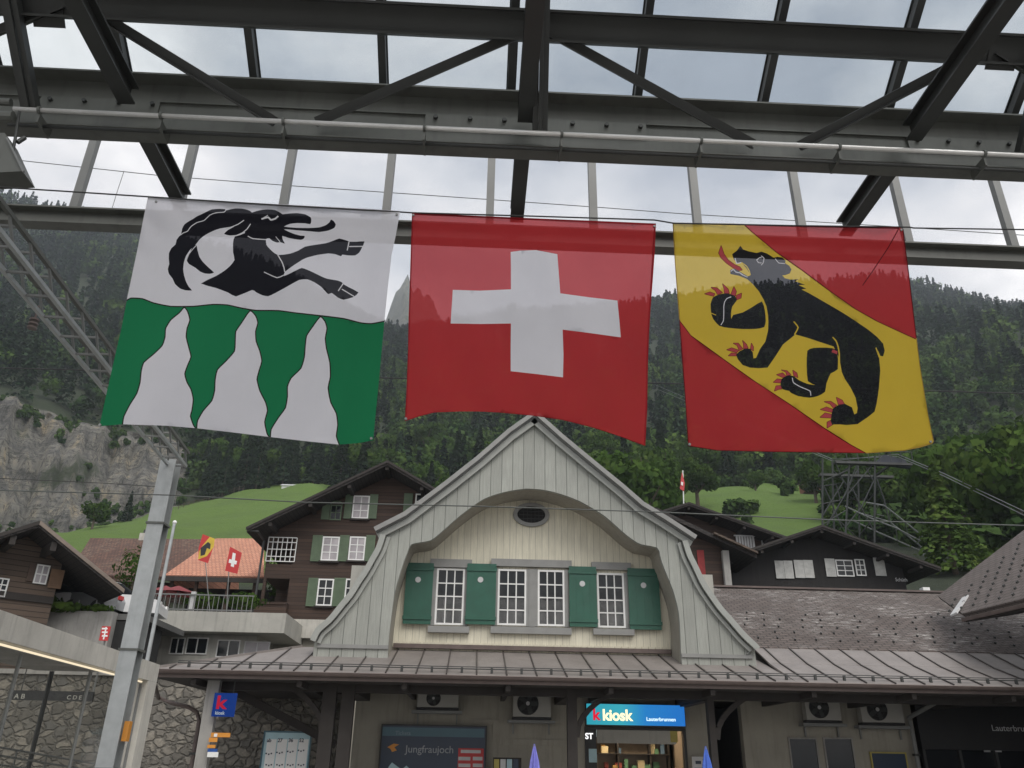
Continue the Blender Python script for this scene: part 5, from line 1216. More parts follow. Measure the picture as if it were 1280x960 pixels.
for px in (214, 245, 285, 318): x = P(px, 735, 44.9).x; m = MB(); m.box(x-.08, x+.08, 44.8, 44.96, P(260, 764, 44).z, a.z-.2); m.build('veranda_post', 'dark_wood', OH)
YT = 38.0
tz1, tz0 = P(250, 764, YT).z, P(250, 789, YT).z; tx0, tx1 = P(138, 776, YT).x, P(357, 776, YT).x
m = MB(); m.box(tx0, tx1, YT, 47, tz0, tz1); m.build('terrace_slab', 'greyrender', OH)
m = MB(); m.box(tx0+.2, tx1-1.4, YT+1.0, 47, tz0-3.5, tz0-.01); m.build('basement_wall', 'greyrender', OH)
for r_ in ((213, 797, 231, 818), (233, 797, 260, 818), (271, 800, 300, 822), (305, 802, 337, 822)): window(Fr((0, YT+1)), Fr((0, YT+1)).rect(*r_), 2, 1, OH, 'white' if r_[0] < 300 else 'offwhite', 'glass' if r_[0] < 300 else 'lace', .05, .05, .04)
m = MB(); rz0, rz1 = tz1, P(250, 743, YT).z; x = P(160, 760, YT).x; n_ = 0
while x < tx1-1.6 and n_ < 100: m.tube([(x, YT+.1, rz0), (x, YT+.1, rz1)], .018, 5, False); x += .22; n_ += 1
for z in (rz0+.08, rz1): m.box(P(160, 760, YT).x, tx1-1.6, YT+.07, YT+.13, z-.025, z+.025)
m.build('railing', 'steel_light', OH)
m = MB(); x = P(238, 755, YT).x; m.box(x-.1, x+.1, YT+.15, YT+.3, rz0, rz1+.15); m.build('railing_pier', 'offwhite', OH)
# two terrace parasols and planters
for px, lab in ((206, 'faded red parasol on the terrace, nearer the metal mast'), (222, 'faded red parasol on the terrace, right of the other one')):
    q = P(px, 741, 40.5); t_ = thing('sunshade', lab, 'parasol', (q.x, 40.5, tz1), 'faded red parasols on the terrace'); m = MB(); n = 10
    top_ = (q.x, 40.5, q.z+.35); ring = [(q.x+1.0*math.cos(6.2832*i/n), 40.5+1.0*math.sin(6.2832*i/n), q.z-.05) for i in range(n)]
    for i in range(n): m.add([ring[i], ring[(i+1)%n], top_], [(0,1,2)])
    m.build('canopy', 'redcloth', t_); m = MB(); m.tube([(q.x, 40.5, tz1), (q.x, 40.5, q.z+.3)], .03, 6); m.build('pole', 'steel_light', t_)
def bush(px, py, Y, w, h, n, name, label, grp=None, mat='leaf'):
    q = P(px, py, Y); z0 = q.z
    c_ = rng.normal(size=(n, 3)); c_ /= np.linalg.norm(c_, axis=1)[:, None]; lob = 1+.25*np.sin(c_[:, 0]*7+px)*np.cos(c_[:, 2]*6)
    pts = c_*lob[:, None]*(.55+.5*rng.random(n)**.5)[:, None]*np.array([w/2, w*.35, h/2])+np.array([q.x, q.y, z0+h/2])
    base = np.array([q.x, q.y, z0]); t_ = thing(name, label, 'plant', (q.x, q.y, z0), grp)
    quads_mesh('foliage', pts-base, c_, .14*(.6+.8*rng.random(n))*max(1, w/2), mat, t_)
    m = MB()
    for i in range(4): m.tube([(q.x, q.y, z0-.2), (q.x+.12*w*math.cos(i*1.6), q.y+.1*math.sin(i*1.6), z0+h*.6)], [.03, .01], 5)
    m.build('stem', 'bark', t_)
for px, lab in ((252, 'green potted shrub behind the terrace railing, left of the pair'), (303, 'green potted shrub behind the terrace railing, right of the pair')): bush(px, 762, 39.2, 1.9, .75, 500, 'potted_shrub', lab, 'shrubs behind the terrace railing')
bush(344, 752, 46, 1.6, 2.6, 700, 'garden_bush', 'bush seen through the lower open loggia of the dark chalet')
# --- brown tiled house
BH = thing('farmhouse', 'house with wide brown tiled hip roof and small chimney at the foot of the meadow', 'house', (P(160, 715, 56).x, 58, 10))
a, b, c_, d = P(84, 718, 54), P(252, 722, 54), P(262, 674, 60), P(113, 672.5, 60)
m = MB(); m.prism([a, b, c_, d], (0, .1, -.2)); m.prism([a, d, Vector((d.x, 66, d.z)), Vector((a.x, 72, a.z))], (0, 0, -.15)); m.build('roof', 'tile_brown', BH)
m = MB(); m.box(a.x+1.2, b.x-.5, 55.4, 68, a.z-4.5, a.z-.1); m.build('wall', 'dark_wood', BH)
m = MB(); q = P(182, 675, 60); m.box(q.x-.4, q.x+.4, 59.7, 60.5, q.z-1, q.z+.45); ch_ = m.build('chimney', 'concrete', BH); m = MB(); m.box(q.x-.22, q.x+.22, 59.85, 60.35, q.z+.452, q.z+.75); m.build('chimney_pot', 'steel_dark', ch_)
# --- left brown chalet, gable turned towards the right
ang = 38
O0 = P(50, 652, 30); fr0 = Fr((O0.x, O0.y), ang)
CH = thing('log_chalet', 'brown log chalet with black overhanging roof and half closed shutters at the left edge', 'house', fr0.p(0, 3, 0))
ap, zp = fr0.az(50, 652, 0); at_, zt_ = fr0.az(154, 737, 0); s0 = (zp-zt_)/(at_-ap); hl = at_-ap
for sg in (-1, 1):
    m = MB(); fr0.plate(m, [(0, zp), (sg*hl, zp-s0*hl), (sg*hl, zp-s0*hl-.2), (0, zp-.2)], -12, 0); rf_ = m.build('roof', 'dark_roof', CH)
    m = MB(); fr0.plate(m, [(0, zp+.04), (sg*(hl+.04), zp-s0*hl+.02), (sg*(hl+.04), zp-s0*hl-.13), (0, zp-.12)], .003, .05); m.build('verge_board', plain('pale_verge', (.2, .16, .13)) if sg == 1 else 'beam_wood', rf_)
ov = -1.7; wh = hl*.66
m = MB(); wr = hl*.42; fr0.plate(m, [(-wh, 0), (wr, 0), (wr, zp-s0*wr-.25), (0, zp-.25), (-wh, zp-s0*wh-.25)], -11, ov); m.build('wall', 'brown_wood', CH)
r0 = lambda *p: fr0.rect(*p, ov)
window(fr0, r0(43, 706, 60, 730.5), 2, 2, CH, 'white', 'lace', .05, .05, ov+.05); shutter(fr0, r0(34.5, 704, 42.5, 727), CH, plain('wood_shutter', (.09, .06, .045)), ov+.05); shutter(fr0, r0(61, 712, 78, 736), CH, plain('wood_shutter_light', (.2, .12, .07)), ov+.05)
window(fr0, r0(-14, 722, 9, 746), 3, 3, CH, 'white', 'glass', .05, .04, ov+.05)
for k in (-.6, -.2, .2): a = k*hl; z = zp-s0*abs(a)-.35; m = MB(); fr0.box(m, a-.1, a+.1, z-.2, z+.12, ov, -.1); m.build('purlin', 'beam_wood', CH)
m = MB()
fr0.box(m, -wh, wr, zt_-.6, zt_-.35, ov+.003, ov+.08)
m.build('eaves_beam', 'beam_wood', CH)
# --- car park wall, hedge and cars
cp = thing('retaining_wall', 'stained grey concrete retaining wall under the parked cars at left', 'wall', (P(60, 780, 33).x, 33, 0))
zw = P(80, 763, 33).z; m = MB(); m.box(P(-120, 770, 33).x, P(140, 776, 33).x, 33, 33.4, 0, zw); m.build('wall_face', 'concrete2', cp)
m = MB(); m.box(P(-120, 770, 33).x, P(178, 776, 33).x, 33.405, 37.95, zw-.25, zw-.02); m.build('parking_deck', 'asphalt', cp)
m = MB(); m.tube([P(20, 758.5, 33.2), P(138, 763, 33.2)], .03, 6)
for px in range(30, 140, 22): q = P(px, 764, 33.2); m.tube([(q.x, 33.2, zw), (q.x, 33.2, zw+.45)], .025, 5)
m.build('guard_rail', 'steel_light', cp)
bush(22, 764, 33.2, 3.4, .7, 900, 'hedge_bush', 'low green bush on the retaining wall below the log chalet'); bush(70, 766, 33.2, 2.6, .35, 500, 'hedge_bush', 'flat creeping green growth along the wall top left of the cars'); bush(124, 766, 33.2, 1.1, .3, 300, 'hedge_bush', 'tuft of weeds on the wall top below the white car'); bush(165, 735, 45, 2.2, 2.2, 600, 'garden_bush', 'yellowish bush between the white car and the brown tiled house')
def car(px, py, Y, paint, label, ang=0, L_=4.2):
    q = P(px, py, Y); z0 = zw-.02; t_ = thing('parked_car', label, 'car', (q.x, Y, z0), 'cars parked on the deck at left')
    ca, sa = math.cos(R(ang)), math.sin(R(ang))
    def W_(x, y, z): return Vector((q.x+x*ca-y*sa, Y+x*sa+y*ca, z0+z))
    def hull(prof, hw0, hw1, name, mat, par):
        m = MB(); n = len(prof); 
        for sgn in (1,):
            a = [W_(x, -hw0 if z < .9 else -hw1, z) for x, z in prof]; b = [W_(x, hw0 if z < .9 else hw1, z) for x, z in prof]
            m.add(a+b, [tuple(range(n))[::-1], tuple(range(n, 2*n))]+[(i, (i+1)%n, n+(i+1)%n, n+i) for i in range(n)])
        return m.build(name, mat, par)
    bd = hull([(-2.1,.25),(-2.12,.6),(-2.0,.85),(-1.7,.92),(1.2,.95),(1.95,.78),(2.1,.6),(2.1,.25)], .85, .82, 'body', paint, t_)
    hull([(-1.65,.93),(-1.3,1.38),(-.9,1.46),(.1,1.46),(.4,1.4),(1.1,.96)], .74, .66, 'windows', 'glass', t_)
    hull([(-1.28,1.40),(-.92,1.475),(.1,1.475),(.38,1.42)], .64, .64, 'roof', paint, t_)
    for i, (x, s) in enumerate(((-1.3, -1), (-1.3, 1), (1.3, -1), (1.3, 1))):
        m = MB(); m.tube([W_(x, s*.7, .32), W_(x, s*.88, .32)], .32, 16); w = m.build('wheel', 'tyre', t_); m = MB(); m.tube([W_(x, s*.86, .32), W_(x, s*.89, .32)], .19, 12); m.build('rim', 'steel_light', w)
    for s in (-1, 1):
        m = MB(); m.bar(W_(-2.13, s*.5, .72), W_(-2.13, s*.82, .72), .06, .16); m.build('tail_light', 'red', t_)
        m = MB(); m.bar(W_(2.06, s*.5, .68), W_(2.06, s*.8, .68), .06, .13); m.build('headlight', 'white', t_)
car(140, 757, 35.2, 'car_white', 'white parked car right of the others beside the metal mast', 8); car(100, 757, 35.0, 'car_silver', 'silver parked car with red tail light, left of the white one', 172); car(78, 757, 36.6, 'car_dark', 'dark parked car half hidden beside the log chalet', 175)
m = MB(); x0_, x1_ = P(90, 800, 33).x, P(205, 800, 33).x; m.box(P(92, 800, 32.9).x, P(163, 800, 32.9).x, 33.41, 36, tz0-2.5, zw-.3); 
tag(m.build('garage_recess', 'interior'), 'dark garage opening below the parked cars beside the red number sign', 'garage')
hs, hf_, hr = signthing('track_sign', 126, 783, 137, 801, 26, .03, 'red', 'small red and white track sign above the concrete shelter', 'sign')
m = MB(); 
for y_ in (785, 789.5, 794): hf_.box(m, *hf_.rect(128, y_, 135, y_+2), .032, .036)
hf_.box(m, *hf_.rect(130.7, 784, 132.5, 799.5), .032, .035); m.build('lettering', 'letter_white', hs); m = MB(); q = P(131, 801, 26.05); m.tube([(q.x, 26.05, 3), (q.x, 26.05, hr[3])], .03, 6); m.build('pole', 'steel_light', hs)
# --- rubble wall at track level
def rubble():
    m, t, o = nt('rubble_stone'); v = coord(t, True, (1, 1.35, 1)); n = N(t, 'ShaderNodeTexNoise', i_Scale=2.4, i_Detail=4); t.links.new(v, n.inputs['Vector'])
    w = mixc(t, .28, v, n.outputs[1])
    vo = N(t, 'ShaderNodeTexVoronoi', i_Scale=4.2); t.links.new(w, vo.inputs['Vector']); ve = N(t, 'ShaderNodeTexVoronoi', feature='DISTANCE_TO_EDGE', i_Scale=4.2); t.links.new(w, ve.inputs['Vector'])
    s = t.nodes.new('ShaderNodeSeparateColor'); t.links.new(vo.outputs['Color'], s.inputs[0])
    c = ramp(t, s.outputs[0], [(0, (.09, .085, .075)), (.4, (.23, .21, .18)), (.75, (.33, .30, .25)), (1, (.14, .135, .125))]); nn = noise(t, v, 7, 6, .7); c = mixc(t, ramp(t, nn, [(.35, (.6,)*3), (.65, (0,)*3)]), c, (.09, .085, .075))
    e = ramp(t, ve.outputs['Distance'], [(.0, (0,)*3), (.16, (1,)*3)]); c = mixc(t, e, (.15, .14, .12), c)
    h = math_(t, 'ADD', math_(t, 'MULTIPLY', nn, .25), e); finish(t, o, c, .95, 0, bump(t, h, 1, .06)); return m
MAT['rubble'] = rubble()
sw = thing('stone_wall', 'long grey rubble stone wall behind the tracks at the lower left', 'wall', (P(200, 920, 28.5).x, 28.5, 0))
m = MB(); xa, xb = P(-160, 900, 28.5).x, P(428, 900, 28.5).x; zs = P(200, 846, 28.5).z; m.box(xa, xb, 28.5, 29.1, 0, zs); m.build('masonry', 'rubble', sw); m = MB(); m.box(xa, xb+.05, 28.42, 29.2, zs+.003, zs+.15); m.build('coping', 'concrete2', sw)
# --- concrete shelter with glazed side
za = P(200, 831, 19).z; A0 = P(200, 831, 19); A1 = PZ(0, 762, za); dirn = (A1-A0).normalized(); ln = (A1-A0).length*1.25
zb_ = P(150, 843, 18.6).z
SH = thing('concrete_shelter', 'pale concrete shelter with glazed side and light strip at the lower left', 'shelter', (A0.x-1, 14, 0))
sdv = Vector((-dirn.y, dirn.x, 0)); sdv = sdv if sdv.x < 0 else -sdv
hgt = za-zb_+.12
m = MB(); m.prism([A0, A0-Vector((0,0,hgt)), A0-Vector((0,0,hgt))+sdv*.35, A0+sdv*.35], dirn*ln); m.build('roof_beam', 'concrete', SH)
m = MB(); m.prism([A0+sdv*.36-UP*.02, A0+sdv*2.6-UP*.02, A0+sdv*2.6-UP*.18, A0+sdv*.36-UP*.18], dirn*ln); m.build('roof_slab', 'concrete2', SH)
m = MB(); c0_ = A0-Vector((0,0,hgt)); q = c0_; m.prism([Vector((q.x, q.y, 0)), Vector((q.x, q.y, q.z-.003)), Vector((q.x, q.y, q.z-.003))+sdv*.35, Vector((q.x, q.y, 0))+sdv*.35], dirn*.55); m.build('end_pier', 'concrete', SH)
m = MB(); q = A0+sdv*2.25; q2 = q+dirn*(ln-.4); m.tube([(q.x, q.y, 0), (q.x, q.y, za-.19)], .05, 8); m.build('rear_post', 'steel_dark', SH); m = MB(); m.tube([(q2.x, q2.y, 0), (q2.x, q2.y, za-.19)], .05, 8); m.build('rear_post', 'steel_dark', SH)
m = MB(); g0 = c0_+sdv*.12+dirn*.6; L2_ = ln-.9; m.bar(g0-UP*.035, g0+dirn*L2_-UP*.035, .03, .028); m.build('light_strip', emit('lit_strip', (1, .85, .6), .6), SH)
for k in range(3):
    a = g0+dirn*(L2_*k/3+.03); b = g0+dirn*(L2_*(k+1)/3-.03)
    m = MB(); m.quad(Vector((a.x, a.y, .1)), Vector((b.x, b.y, .1)), b-UP*.07, a-UP*.07); m.build('side_glass', 'shelter_glass', SH)
    m = MB(); m.bar(Vector((a.x, a.y, 0)), a-UP*.07, .03, .05, (1, 0, 0)); m.build('glass_mullion', 'steel_light', SH)
# dark line sign hanging inside
ls_ = thing('line_sign', 'long dark hanging sign with pale letters seen through the shelter glass', 'sign', P(60, 868, 24)); lf = Fr((0, 24)); m = MB(); lf.box(m, *lf.rect(12, 864, 118, 876), 0, .1); m.build('panel', 'black', ls_); txt(lf, 'A B', 17, 873, 6, .102, 'greyrender', ls_, .01, 1.1); txt(lf, 'C D E', 83, 874, 5, .102, 'greyrender', ls_, .01, 1.1)
m = MB(); 
for px in (25, 105): q = P(px, 864, 24); m.tube([(q.x, 24.05, q.z), (q.x, 24.05, q.z+1.2)], .015, 5)
m.build('hanger', 'steel_dark', ls_)
rl = thing('railing', 'grey pipe railing along the ramp at the lower left corner', 'railing', P(60, 960, 20)); m = MB(); RA, RB = P(-60, 924, 17), P(126, 956, 20)
for dz_ in (0, -.14, -.3): m.tube([RA+UP*dz_, RB+UP*dz_], .022, 6)
for i in range(6): q = RA.lerp(RB, i/5); m.tube([(q.x, q.y, 0), q], .02, 6)
m.build('rails', 'steel_light', rl)
# --- catenary mast, lattice boom, flag pole
YM = 12.0; mb_ = P(201, 640, YM); zt_m = P(218, 577, YM).z
GM = thing('catenary_mast', 'tall galvanised steel overhead line mast left of the brown downpipe', 'mast', (mb_.x, YM, 0))
m = MB(); m.ibeam((mb_.x, YM, 0), (mb_.x, YM, zt_m), .235, .24, .02, .016, (0, 1, 0)); m.build('shaft', 'galv', GM)
for z in (1.4, 2.9, 4.7):
    m = MB(); m.box(mb_.x-.135, mb_.x+.135, YM-.14, YM+.14, z, z+.03); m.build('clamp_band', 'steel', GM)
m = MB(); m.box(mb_.x+.12, mb_.x+.19, YM-.05, YM+.05, 1.75, 2.0); m.build('number_plate', 'orange', GM)
A = P(205, 575, YM-.3); Bq = PZ(5, 339, A.z); dg = (Bq-A).normalized(); s2 = Vector((0, 0, 0)); sg_ = Vector((-dg.y, dg.x, 0)); sg_ = sg_ if sg_.x > 0 else -sg_
LB = thing('lattice_boom', 'pale lattice girder carrying overhead line equipment, rising towards the upper left corner', 'lattice girder', tuple(A))
Lg = (Bq-A).length+1.6; wg, hg = .26, .22
st_ = A-dg*.25
ch = {(i, j): st_+sg_*(wg*i)+UP*(hg*j) for i in (0, 1) for j in (0, 1)}
for (i, j), p0 in ch.items(): m = MB(); m.bar(p0, p0+dg*Lg, .04, .04); m.build('chord', 'galv' if j == 0 else 'steel', LB)
k = int(Lg/.42)
for a in range(k):
    for (s_, e_) in (((0,0),(0,1)), ((1,0),(1,1)), ((0,0),(1,0)), ((0,1),(1,1))):
        p0 = ch[s_]+dg*(a*.42); p1 = ch[e_]+dg*(a*.42+(.21 if s_[1] != e_[1] else 0)); m = MB(); m.bar(p0, p1, .022, .022); m.build('web_bar', 'steel_light', LB)
m = MB(); q = P(44, 397, 8.0); m.tube([q+UP*.15, q-UP*.0], .012, 6)
for i in range(3): m.tube([q-UP*(.02+i*.05), q-UP*(.04+i*.05)], .05, 12)
m.build('insulator', 'brown_metal', LB)
fpq = P(218, 655, 24); fp = thing('flagpole', 'slim grey flagpole with white ball top beside the metal mast', 'flagpole', (fpq.x, 24, 0)); m = MB(); m.tube([(fpq.x, 24, 0), (fpq.x, 24, fpq.z)], [.07, .045], 10); m.build('pole', 'galv', fp); m = MB()
bm0 = bmesh_ball = None
for i in range(6):
    pass
pts_ = [(fpq.x, 24, fpq.z+.02*k_-.01) for k_ in range(7)]; m.tube(pts_, [.02, .045, .06, .065, .06, .045, .02], 10); m.build('finial', 'white', fp)
# overhead wires
def wire(name, pts, Y, r_, label, mat='cable', sag=0):
    q = [P(x, y, Y) for x, y in pts]; m = MB(); m.tube(q, r_, 5); tag(m.build(name, mat), label, 'wire')
wire('contact_wire', [(-200,454),(0,460),(240,466),(505,473),(820,479),(1280,492),(1500,498)], 10, .009, 'black overhead wire crossing behind the banners at half height')
wire('contact_wire', [(-200,604),(0,613),(215,619),(380,628),(600,633),(820,640),(1040,650),(1280,657),(1500,664)], 10.6, .009, 'thin overhead wire crossing in front of the station gable', 'copper')
wire('catenary_wire', [(-200,176),(20,200),(205,220),(375,233),(620,250),(760,260),(850,267),(1130,284),(1280,294),(1500,306)], 11, .007, 'thin overhead wire crossing the sky above the banners', 'copper')
wire('dropper_wire', [(155,214),(147,238),(139,264)], 11, .005, 'short dropper hanging from the thin sky wire at left', 'copper')
wire('feeder_wire', [(-200,590),(0,598),(130,604),(250,612)], 13, .006, 'fine cable across the cliff face left of the mast')
# --- small flags left
def small_flag(pts, Y, layers, mats, label, name, staff):
    t_ = thing(name, label, 'flag', P(*pts[0], Y)); 
    poly = lambda pl, k: [P(x, y, Y-.004*k) for x, y in pl]
    m = MB()
    for k, (pl, mi) in enumerate([(pts, 0)]+layers): m.prism(poly(pl, k), (0, .003, 0), mi)
    m.build('cloth', mats, t_); m = MB(); m.tube([P(*staff[0], Y+.02), P(*staff[1], Y+.02)], .02, 6); m.build('staff', 'steel_light', t_)
z3 = lambda *p: [(180+x/3, 640+y/3) for x, y in p]
small_flag(z3((220,83),(265,100),(262,125),(240,192),(203,180),(205,135)), 36, [(z3((247,93),(265,100),(262,130),(236,165),(203,178),(206,150),(218,128)), 1), (z3((212,135),(240,112),(250,120),(248,140),(236,135),(228,160),(212,165)), 2)], ['red', plain('flag_yellow', (.6, .42, .05)), 'black'], 'small bear flag in red and yellow in front of the orange roof', 'small_flag', ((254, 669), (262, 764)))
small_flag(z3((323,130),(367,153),(350,232),(304,220)), 36, [(z3((333,152),(344,156),(337,207),(325,203)), 1), (z3((320,176),(349,184),(346,197),(317,190)), 1)], ['red', 'white'], 'small red flag with white cross in front of the orange roof', 'small_flag', ((288, 683), (283, 764)))
q = P(853, 588, 92); t_ = thing('hill_flag', 'tiny red flag with white cross on a pole behind the dark chalet roofs', 'flag', (q.x, 92, P(854, 640, 92).z)); m = MB(); m.tube([P(853.5, 588, 92), P(855, 645, 92)], .07, 6); m.build('pole', 'white', t_)
m = MB(); m.prism([P(852.5, 590, 91.9), P(856, 604, 91.9), P(855, 614, 91.9), P(850, 611, 91.9), P(851, 600, 91.9)], (0, .05, 0)); cl_ = m.build('cloth', emit('x', (0,0,0), 0) if False else 'red', t_)
m = MB(); m.prism([P(851.5, 602, 91.8), P(854, 603, 91.8), P(853.6, 607, 91.8), P(851.3, 606, 91.8)], (0, .03, 0)); m.build('cross', 'white', cl_)
# --- chalets on the right
qa = lambda *p: [(800+x/2.667, 540+y/2.667) for x, y in p]
zA = P(900, 745, 56).z
CA, fA, gA = chalet('chalet', 'dark timber chalet with white balcony balusters half hidden behind the gable', 56, 1.8, 14, (861, 628.5), (986, 672.5), (972, 700), zA, 'dark_wood', 'dark_roof', ang=0)
RA_ = lambda x0, y0, x1, y1: fA.rect(800+x0/2.667, 540+y0/2.667, 800+x1/2.667, 540+y1/2.667)
for r_ in ((315,352,378,390), (422,354,472,385)):
    a0, a1, z0, z1 = RA_(*r_); m = MB(); k = 7
    for i in range(k): a = a0+(a1-a0)*(i+.5)/k; fA.box(m, a-.07, a+.07, z0, z1, .3, .36)
    fA.box(m, a0-.1, a1+.1, z1, z1+.08, .28, .4); fA.box(m, a0-.1, a1+.1, z0-.1, z0, .28, .4); m.build('balustrade', 'offwhite', CA)
window(fA, RA_(405, 358, 418, 385), 1, 2, CA, 'offwhite', 'glass', .06, .04, .05)
# lower annex roof in front of it
AN = thing('barn_annex', 'dark timber outbuilding with red shutter between the gable and the black chalet', 'outbuilding', (P(890, 720, 47).x, 48, 5)); fN = Fr((0, 47))
m = MB(); p1, p2 = fN.az(820, 634, 1), fN.az(946, 693, 1); fN.plate(m, [p1, p2, (p2[0], p2[1]-.25), (p1[0], p1[1]-.25)], -6, 1); m.build('roof', 'dark_roof', AN)
m = MB(); p3, p4 = fN.az(893, 667, 1.3), fN.az(948, 692, 1.3); fN.plate(m, [(p3[0], p3[1]+.12), (p4[0], p4[1]+.12), (p4[0], p4[1]), (p3[0], p3[1])], .8, 1.3); m.build('verge_board', 'brown_wood', AN)
m = MB(); w0, w1 = fN.az(800, 700)[0], fN.az(904, 700)[0]; fN.plate(m, [(w0, zA-5), (w1, zA-5), (w1, fN.az(904, 684)[1]), (w0, fN.az(820, 644)[1])], -6, 0); m.build('wall', 'dark_wood', AN)
shutter(fN, fN.rect(872, 688, 880.5, 719), AN, plain('red_shutter', (.28, .03, .03)), .03)
m = MB(); q = fN.rect(903, 690, 911, 740); fN.box(m, q[0], q[1], zA-3, q[3], .1, .4); m.build('corner_post', 'concrete2', AN)
zB = P(1040, 742, 50).z
CB, fB, gB = chalet('black_chalet', 'black weathered chalet with wide low roof and white shuttered window row at right', 50, 1.6, 14, (1027, 657), (1175, 709.5), (915, 730), zB-3, 'black_wood', 'dark_roof')
RB_ = lambda x0, y0, x1, y1: fB.rect(800+x0/2.667, 540+y0/2.667, 800+x1/2.667, 540+y1/2.667)
wsh = plain('pale_shutter', (.5, .5, .48))
for r_ in ((450,430,479,489), (480,430,509,489), (514,428,545,487), (546,428,577,487), (617,423,650,483), (780,420,815,480)): shutter(fB, RB_(*r_), CB, wsh)
for r_ in ((653,427,710,482), (717,425,750,480)): window(fB, RB_(*r_), 2, 3, CB, 'white', 'glass', .07, .05, .05)
txt(fB, 'Schüth', 1119.5, 726.5, 4.4, .01, 'offwhite', CB, .005, .9)
m = MB(); q = P(1158, 741, 46); m.box(q.x-.2, q.x+.2, 45.9, 46.3, q.z-1, q.z+.3); tag(m.build('vent_stub', 'white'), 'small white vent stub on the ridge below the black chalet', 'vent')
# --- shingled roof at the far right
RB2 = thing('goods_shed', 'shed with brown shingled roof dotted with snow hooks at the right edge', 'shed', (P(1260, 780, 22).x, 24, 0))
E0, E1 = P(1203, 767, 23.5), PZ(1300, 743, P(1203, 767, 23.5).z); ed = (E1-E0).normalized(); E1 = E0+ed*11
T0 = P(1172, 745, 26.5); T1 = P(1282, 661, 26.5+0); 
pn_ = ed.cross((T1-E0)).normalized(); 
T0 = PP(1172, 745, E0, pn_); T1 = PP(1283, 660, E0, pn_); T2 = T1+(T1-T0)*.5
m = MB(); m.prism([E0, E1, T2+ed*7, T2, T1, T0], -pn_*.12 if pn_.z > 0 else pn_*.12); m.build('roof', 'shingle2', RB2)
nn_ = pn_ if pn_.z > 0 else -pn_; upd = (T1-T0).normalized(); m = MB(); upd = nn_.cross(ed).normalized(); upd = upd if upd.z > 0 else -upd
for i in range(14):
    for j in range(14):
        q = E0+ed*(i*.55+(j%2)*.27-1.5)+upd*(.35+j*.42)
        px_ = (q-E0); side = (T1-T0).cross(q-T0).dot(nn_)
        if ((E1-E0).cross(T1-E0).dot(nn_) > 0) != (side < 0): continue
        m.bar(q+nn_*.03, q+nn_*.03+upd*.07, .04, .06, nn_)
if m.v: m.build('snow_hooks', 'steel_dark', RB2)['kind'] = 'stuff'
m = MB(); o_ = Vector((0, 0, -.12)); m.prism([E0+o_-ed*.1, E1+o_, E1+o_-UP*.1, E0+o_-UP*.1-ed*.1], -ed.cross(UP)*.1); m.build('eaves_gutter', 'brown_metal', RB2)
m = MB(); bk = ed.cross(UP); bk = bk if bk.y > 0 else -bk; m.prism([E0-UP*.2+bk*.05, E1-UP*.2+bk*.05, E1+UP*.1+bk*1.8, E0+UP*.1+bk*1.8], (0, 0, -.05)); m.build('soffit', 'beam_wood', RB2)
m = MB(); a = E0+bk*1.8+ed*1.2; b = E1+bk*1.8; m.prism([Vector((a.x,a.y,0)), Vector((b.x,b.y,0)), b-UP*.4, a-UP*.4], bk*5); m.build('wall', 'black_wood', RB2)
m = MB(); m.bar(P(1192, 768, 23.8), P(1207, 746, 24.6), .22, .05, nn_); m.build('flashing', 'offwhite', RB2)
# --- cableway pylon
MAT['pylon_steel'] = plain('weathered_pylon_steel', (.035, .04, .038), .6, .2)
MAT['pylon_light'] = plain('worn_rail_steel', (.17, .185, .18), .5, .3)
PYL = thing('cableway_pylon', 'dark lattice cableway pylon with curved guide rails rising behind the black chalet', 'pylon', (P(1065, 700, 78).x, 78, P(1065, 720, 78).z))
zf3 = lambda x, y, Y: P(1000+x/5.335, 540+y/5.335, Y)
def legs(name, segs, mat, r_=.12):
    for s in segs:
        m = MB(); m.tube([zf3(*q) for q in s], r_, 6); m.build(name, mat, PYL)
Yf, Yb = 76, 80
legs('leg', [[(150,180,Yf),(150,760,Yf)], [(330,180,Yf),(300,760,Yf)], [(500,160,Yf),(497,760,Yf)], [(215,180,Yb),(230,760,Yb)], [(385,200,Yb),(400,760,Yb)]], 'pylon_steel', .10)
legs('brace', [[(230,190,Yf),(290,330,Yf)], [(290,330,Yf),(150,560,Yf)], [(155,355,Yf),(215,480,Yf),(280,640,Yf)], [(345,365,Yf),(405,500,Yf),(490,655,Yf)], [(440,240,Yf),(490,330,Yf),(410,500,Yf),(300,640,Yf)], [(500,280,Yf),(560,450,Yf),(598,600,Yf)], [(380,220,Yf),(300,420,Yf),(180,620,Yf)], [(150,480,Yf),(265,455,Yf)], [(330,250,Yf),(150,330,Yf)], [(150,620,Yf),(310,520,Yf)], [(500,200,Yf),(315,420,Yf)], [(215,250,Yb),(385,430,Yb)], [(385,250,Yb),(225,560,Yb)], [(230,560,Yb),(395,720,Yb)], [(500,400,Yf),(390,560,Yb)], [(497,560,Yf),(400,690,Yb)], [(150,360,Yf),(240,350,Yf),(270,455,Yf)]], 'pylon_steel', .065)
legs('guide_rail', [[(440,470,Yf),(560,490,Yf),(600,520,Yf),(800,680,Yf),(840,720,Yf),(852,750,Yf),(845,780,Yf)], [(300,495,Yf),(470,575,Yf),(640,640,Yf),(830,740,Yf)], [(400,540,Yb),(598,600,Yb),(780,740,Yb),(815,775,Yb),(828,800,Yb),(822,840,Yb)], [(350,590,Yb),(490,655,Yb),(650,725,Yb),(820,800,Yb)]], 'pylon_light', .075)
legs('rail_tie', [[(520,490,Yf),(500,560,Yb)], [(600,520,Yf),(598,600,Yb)], [(700,600,Yf),(720,690,Yb)], [(800,680,Yf),(790,745,Yb)], [(640,640,Yf),(650,725,Yb)], [(515,550,Yf),(560,560,Yb)]], 'steel_light', .05)
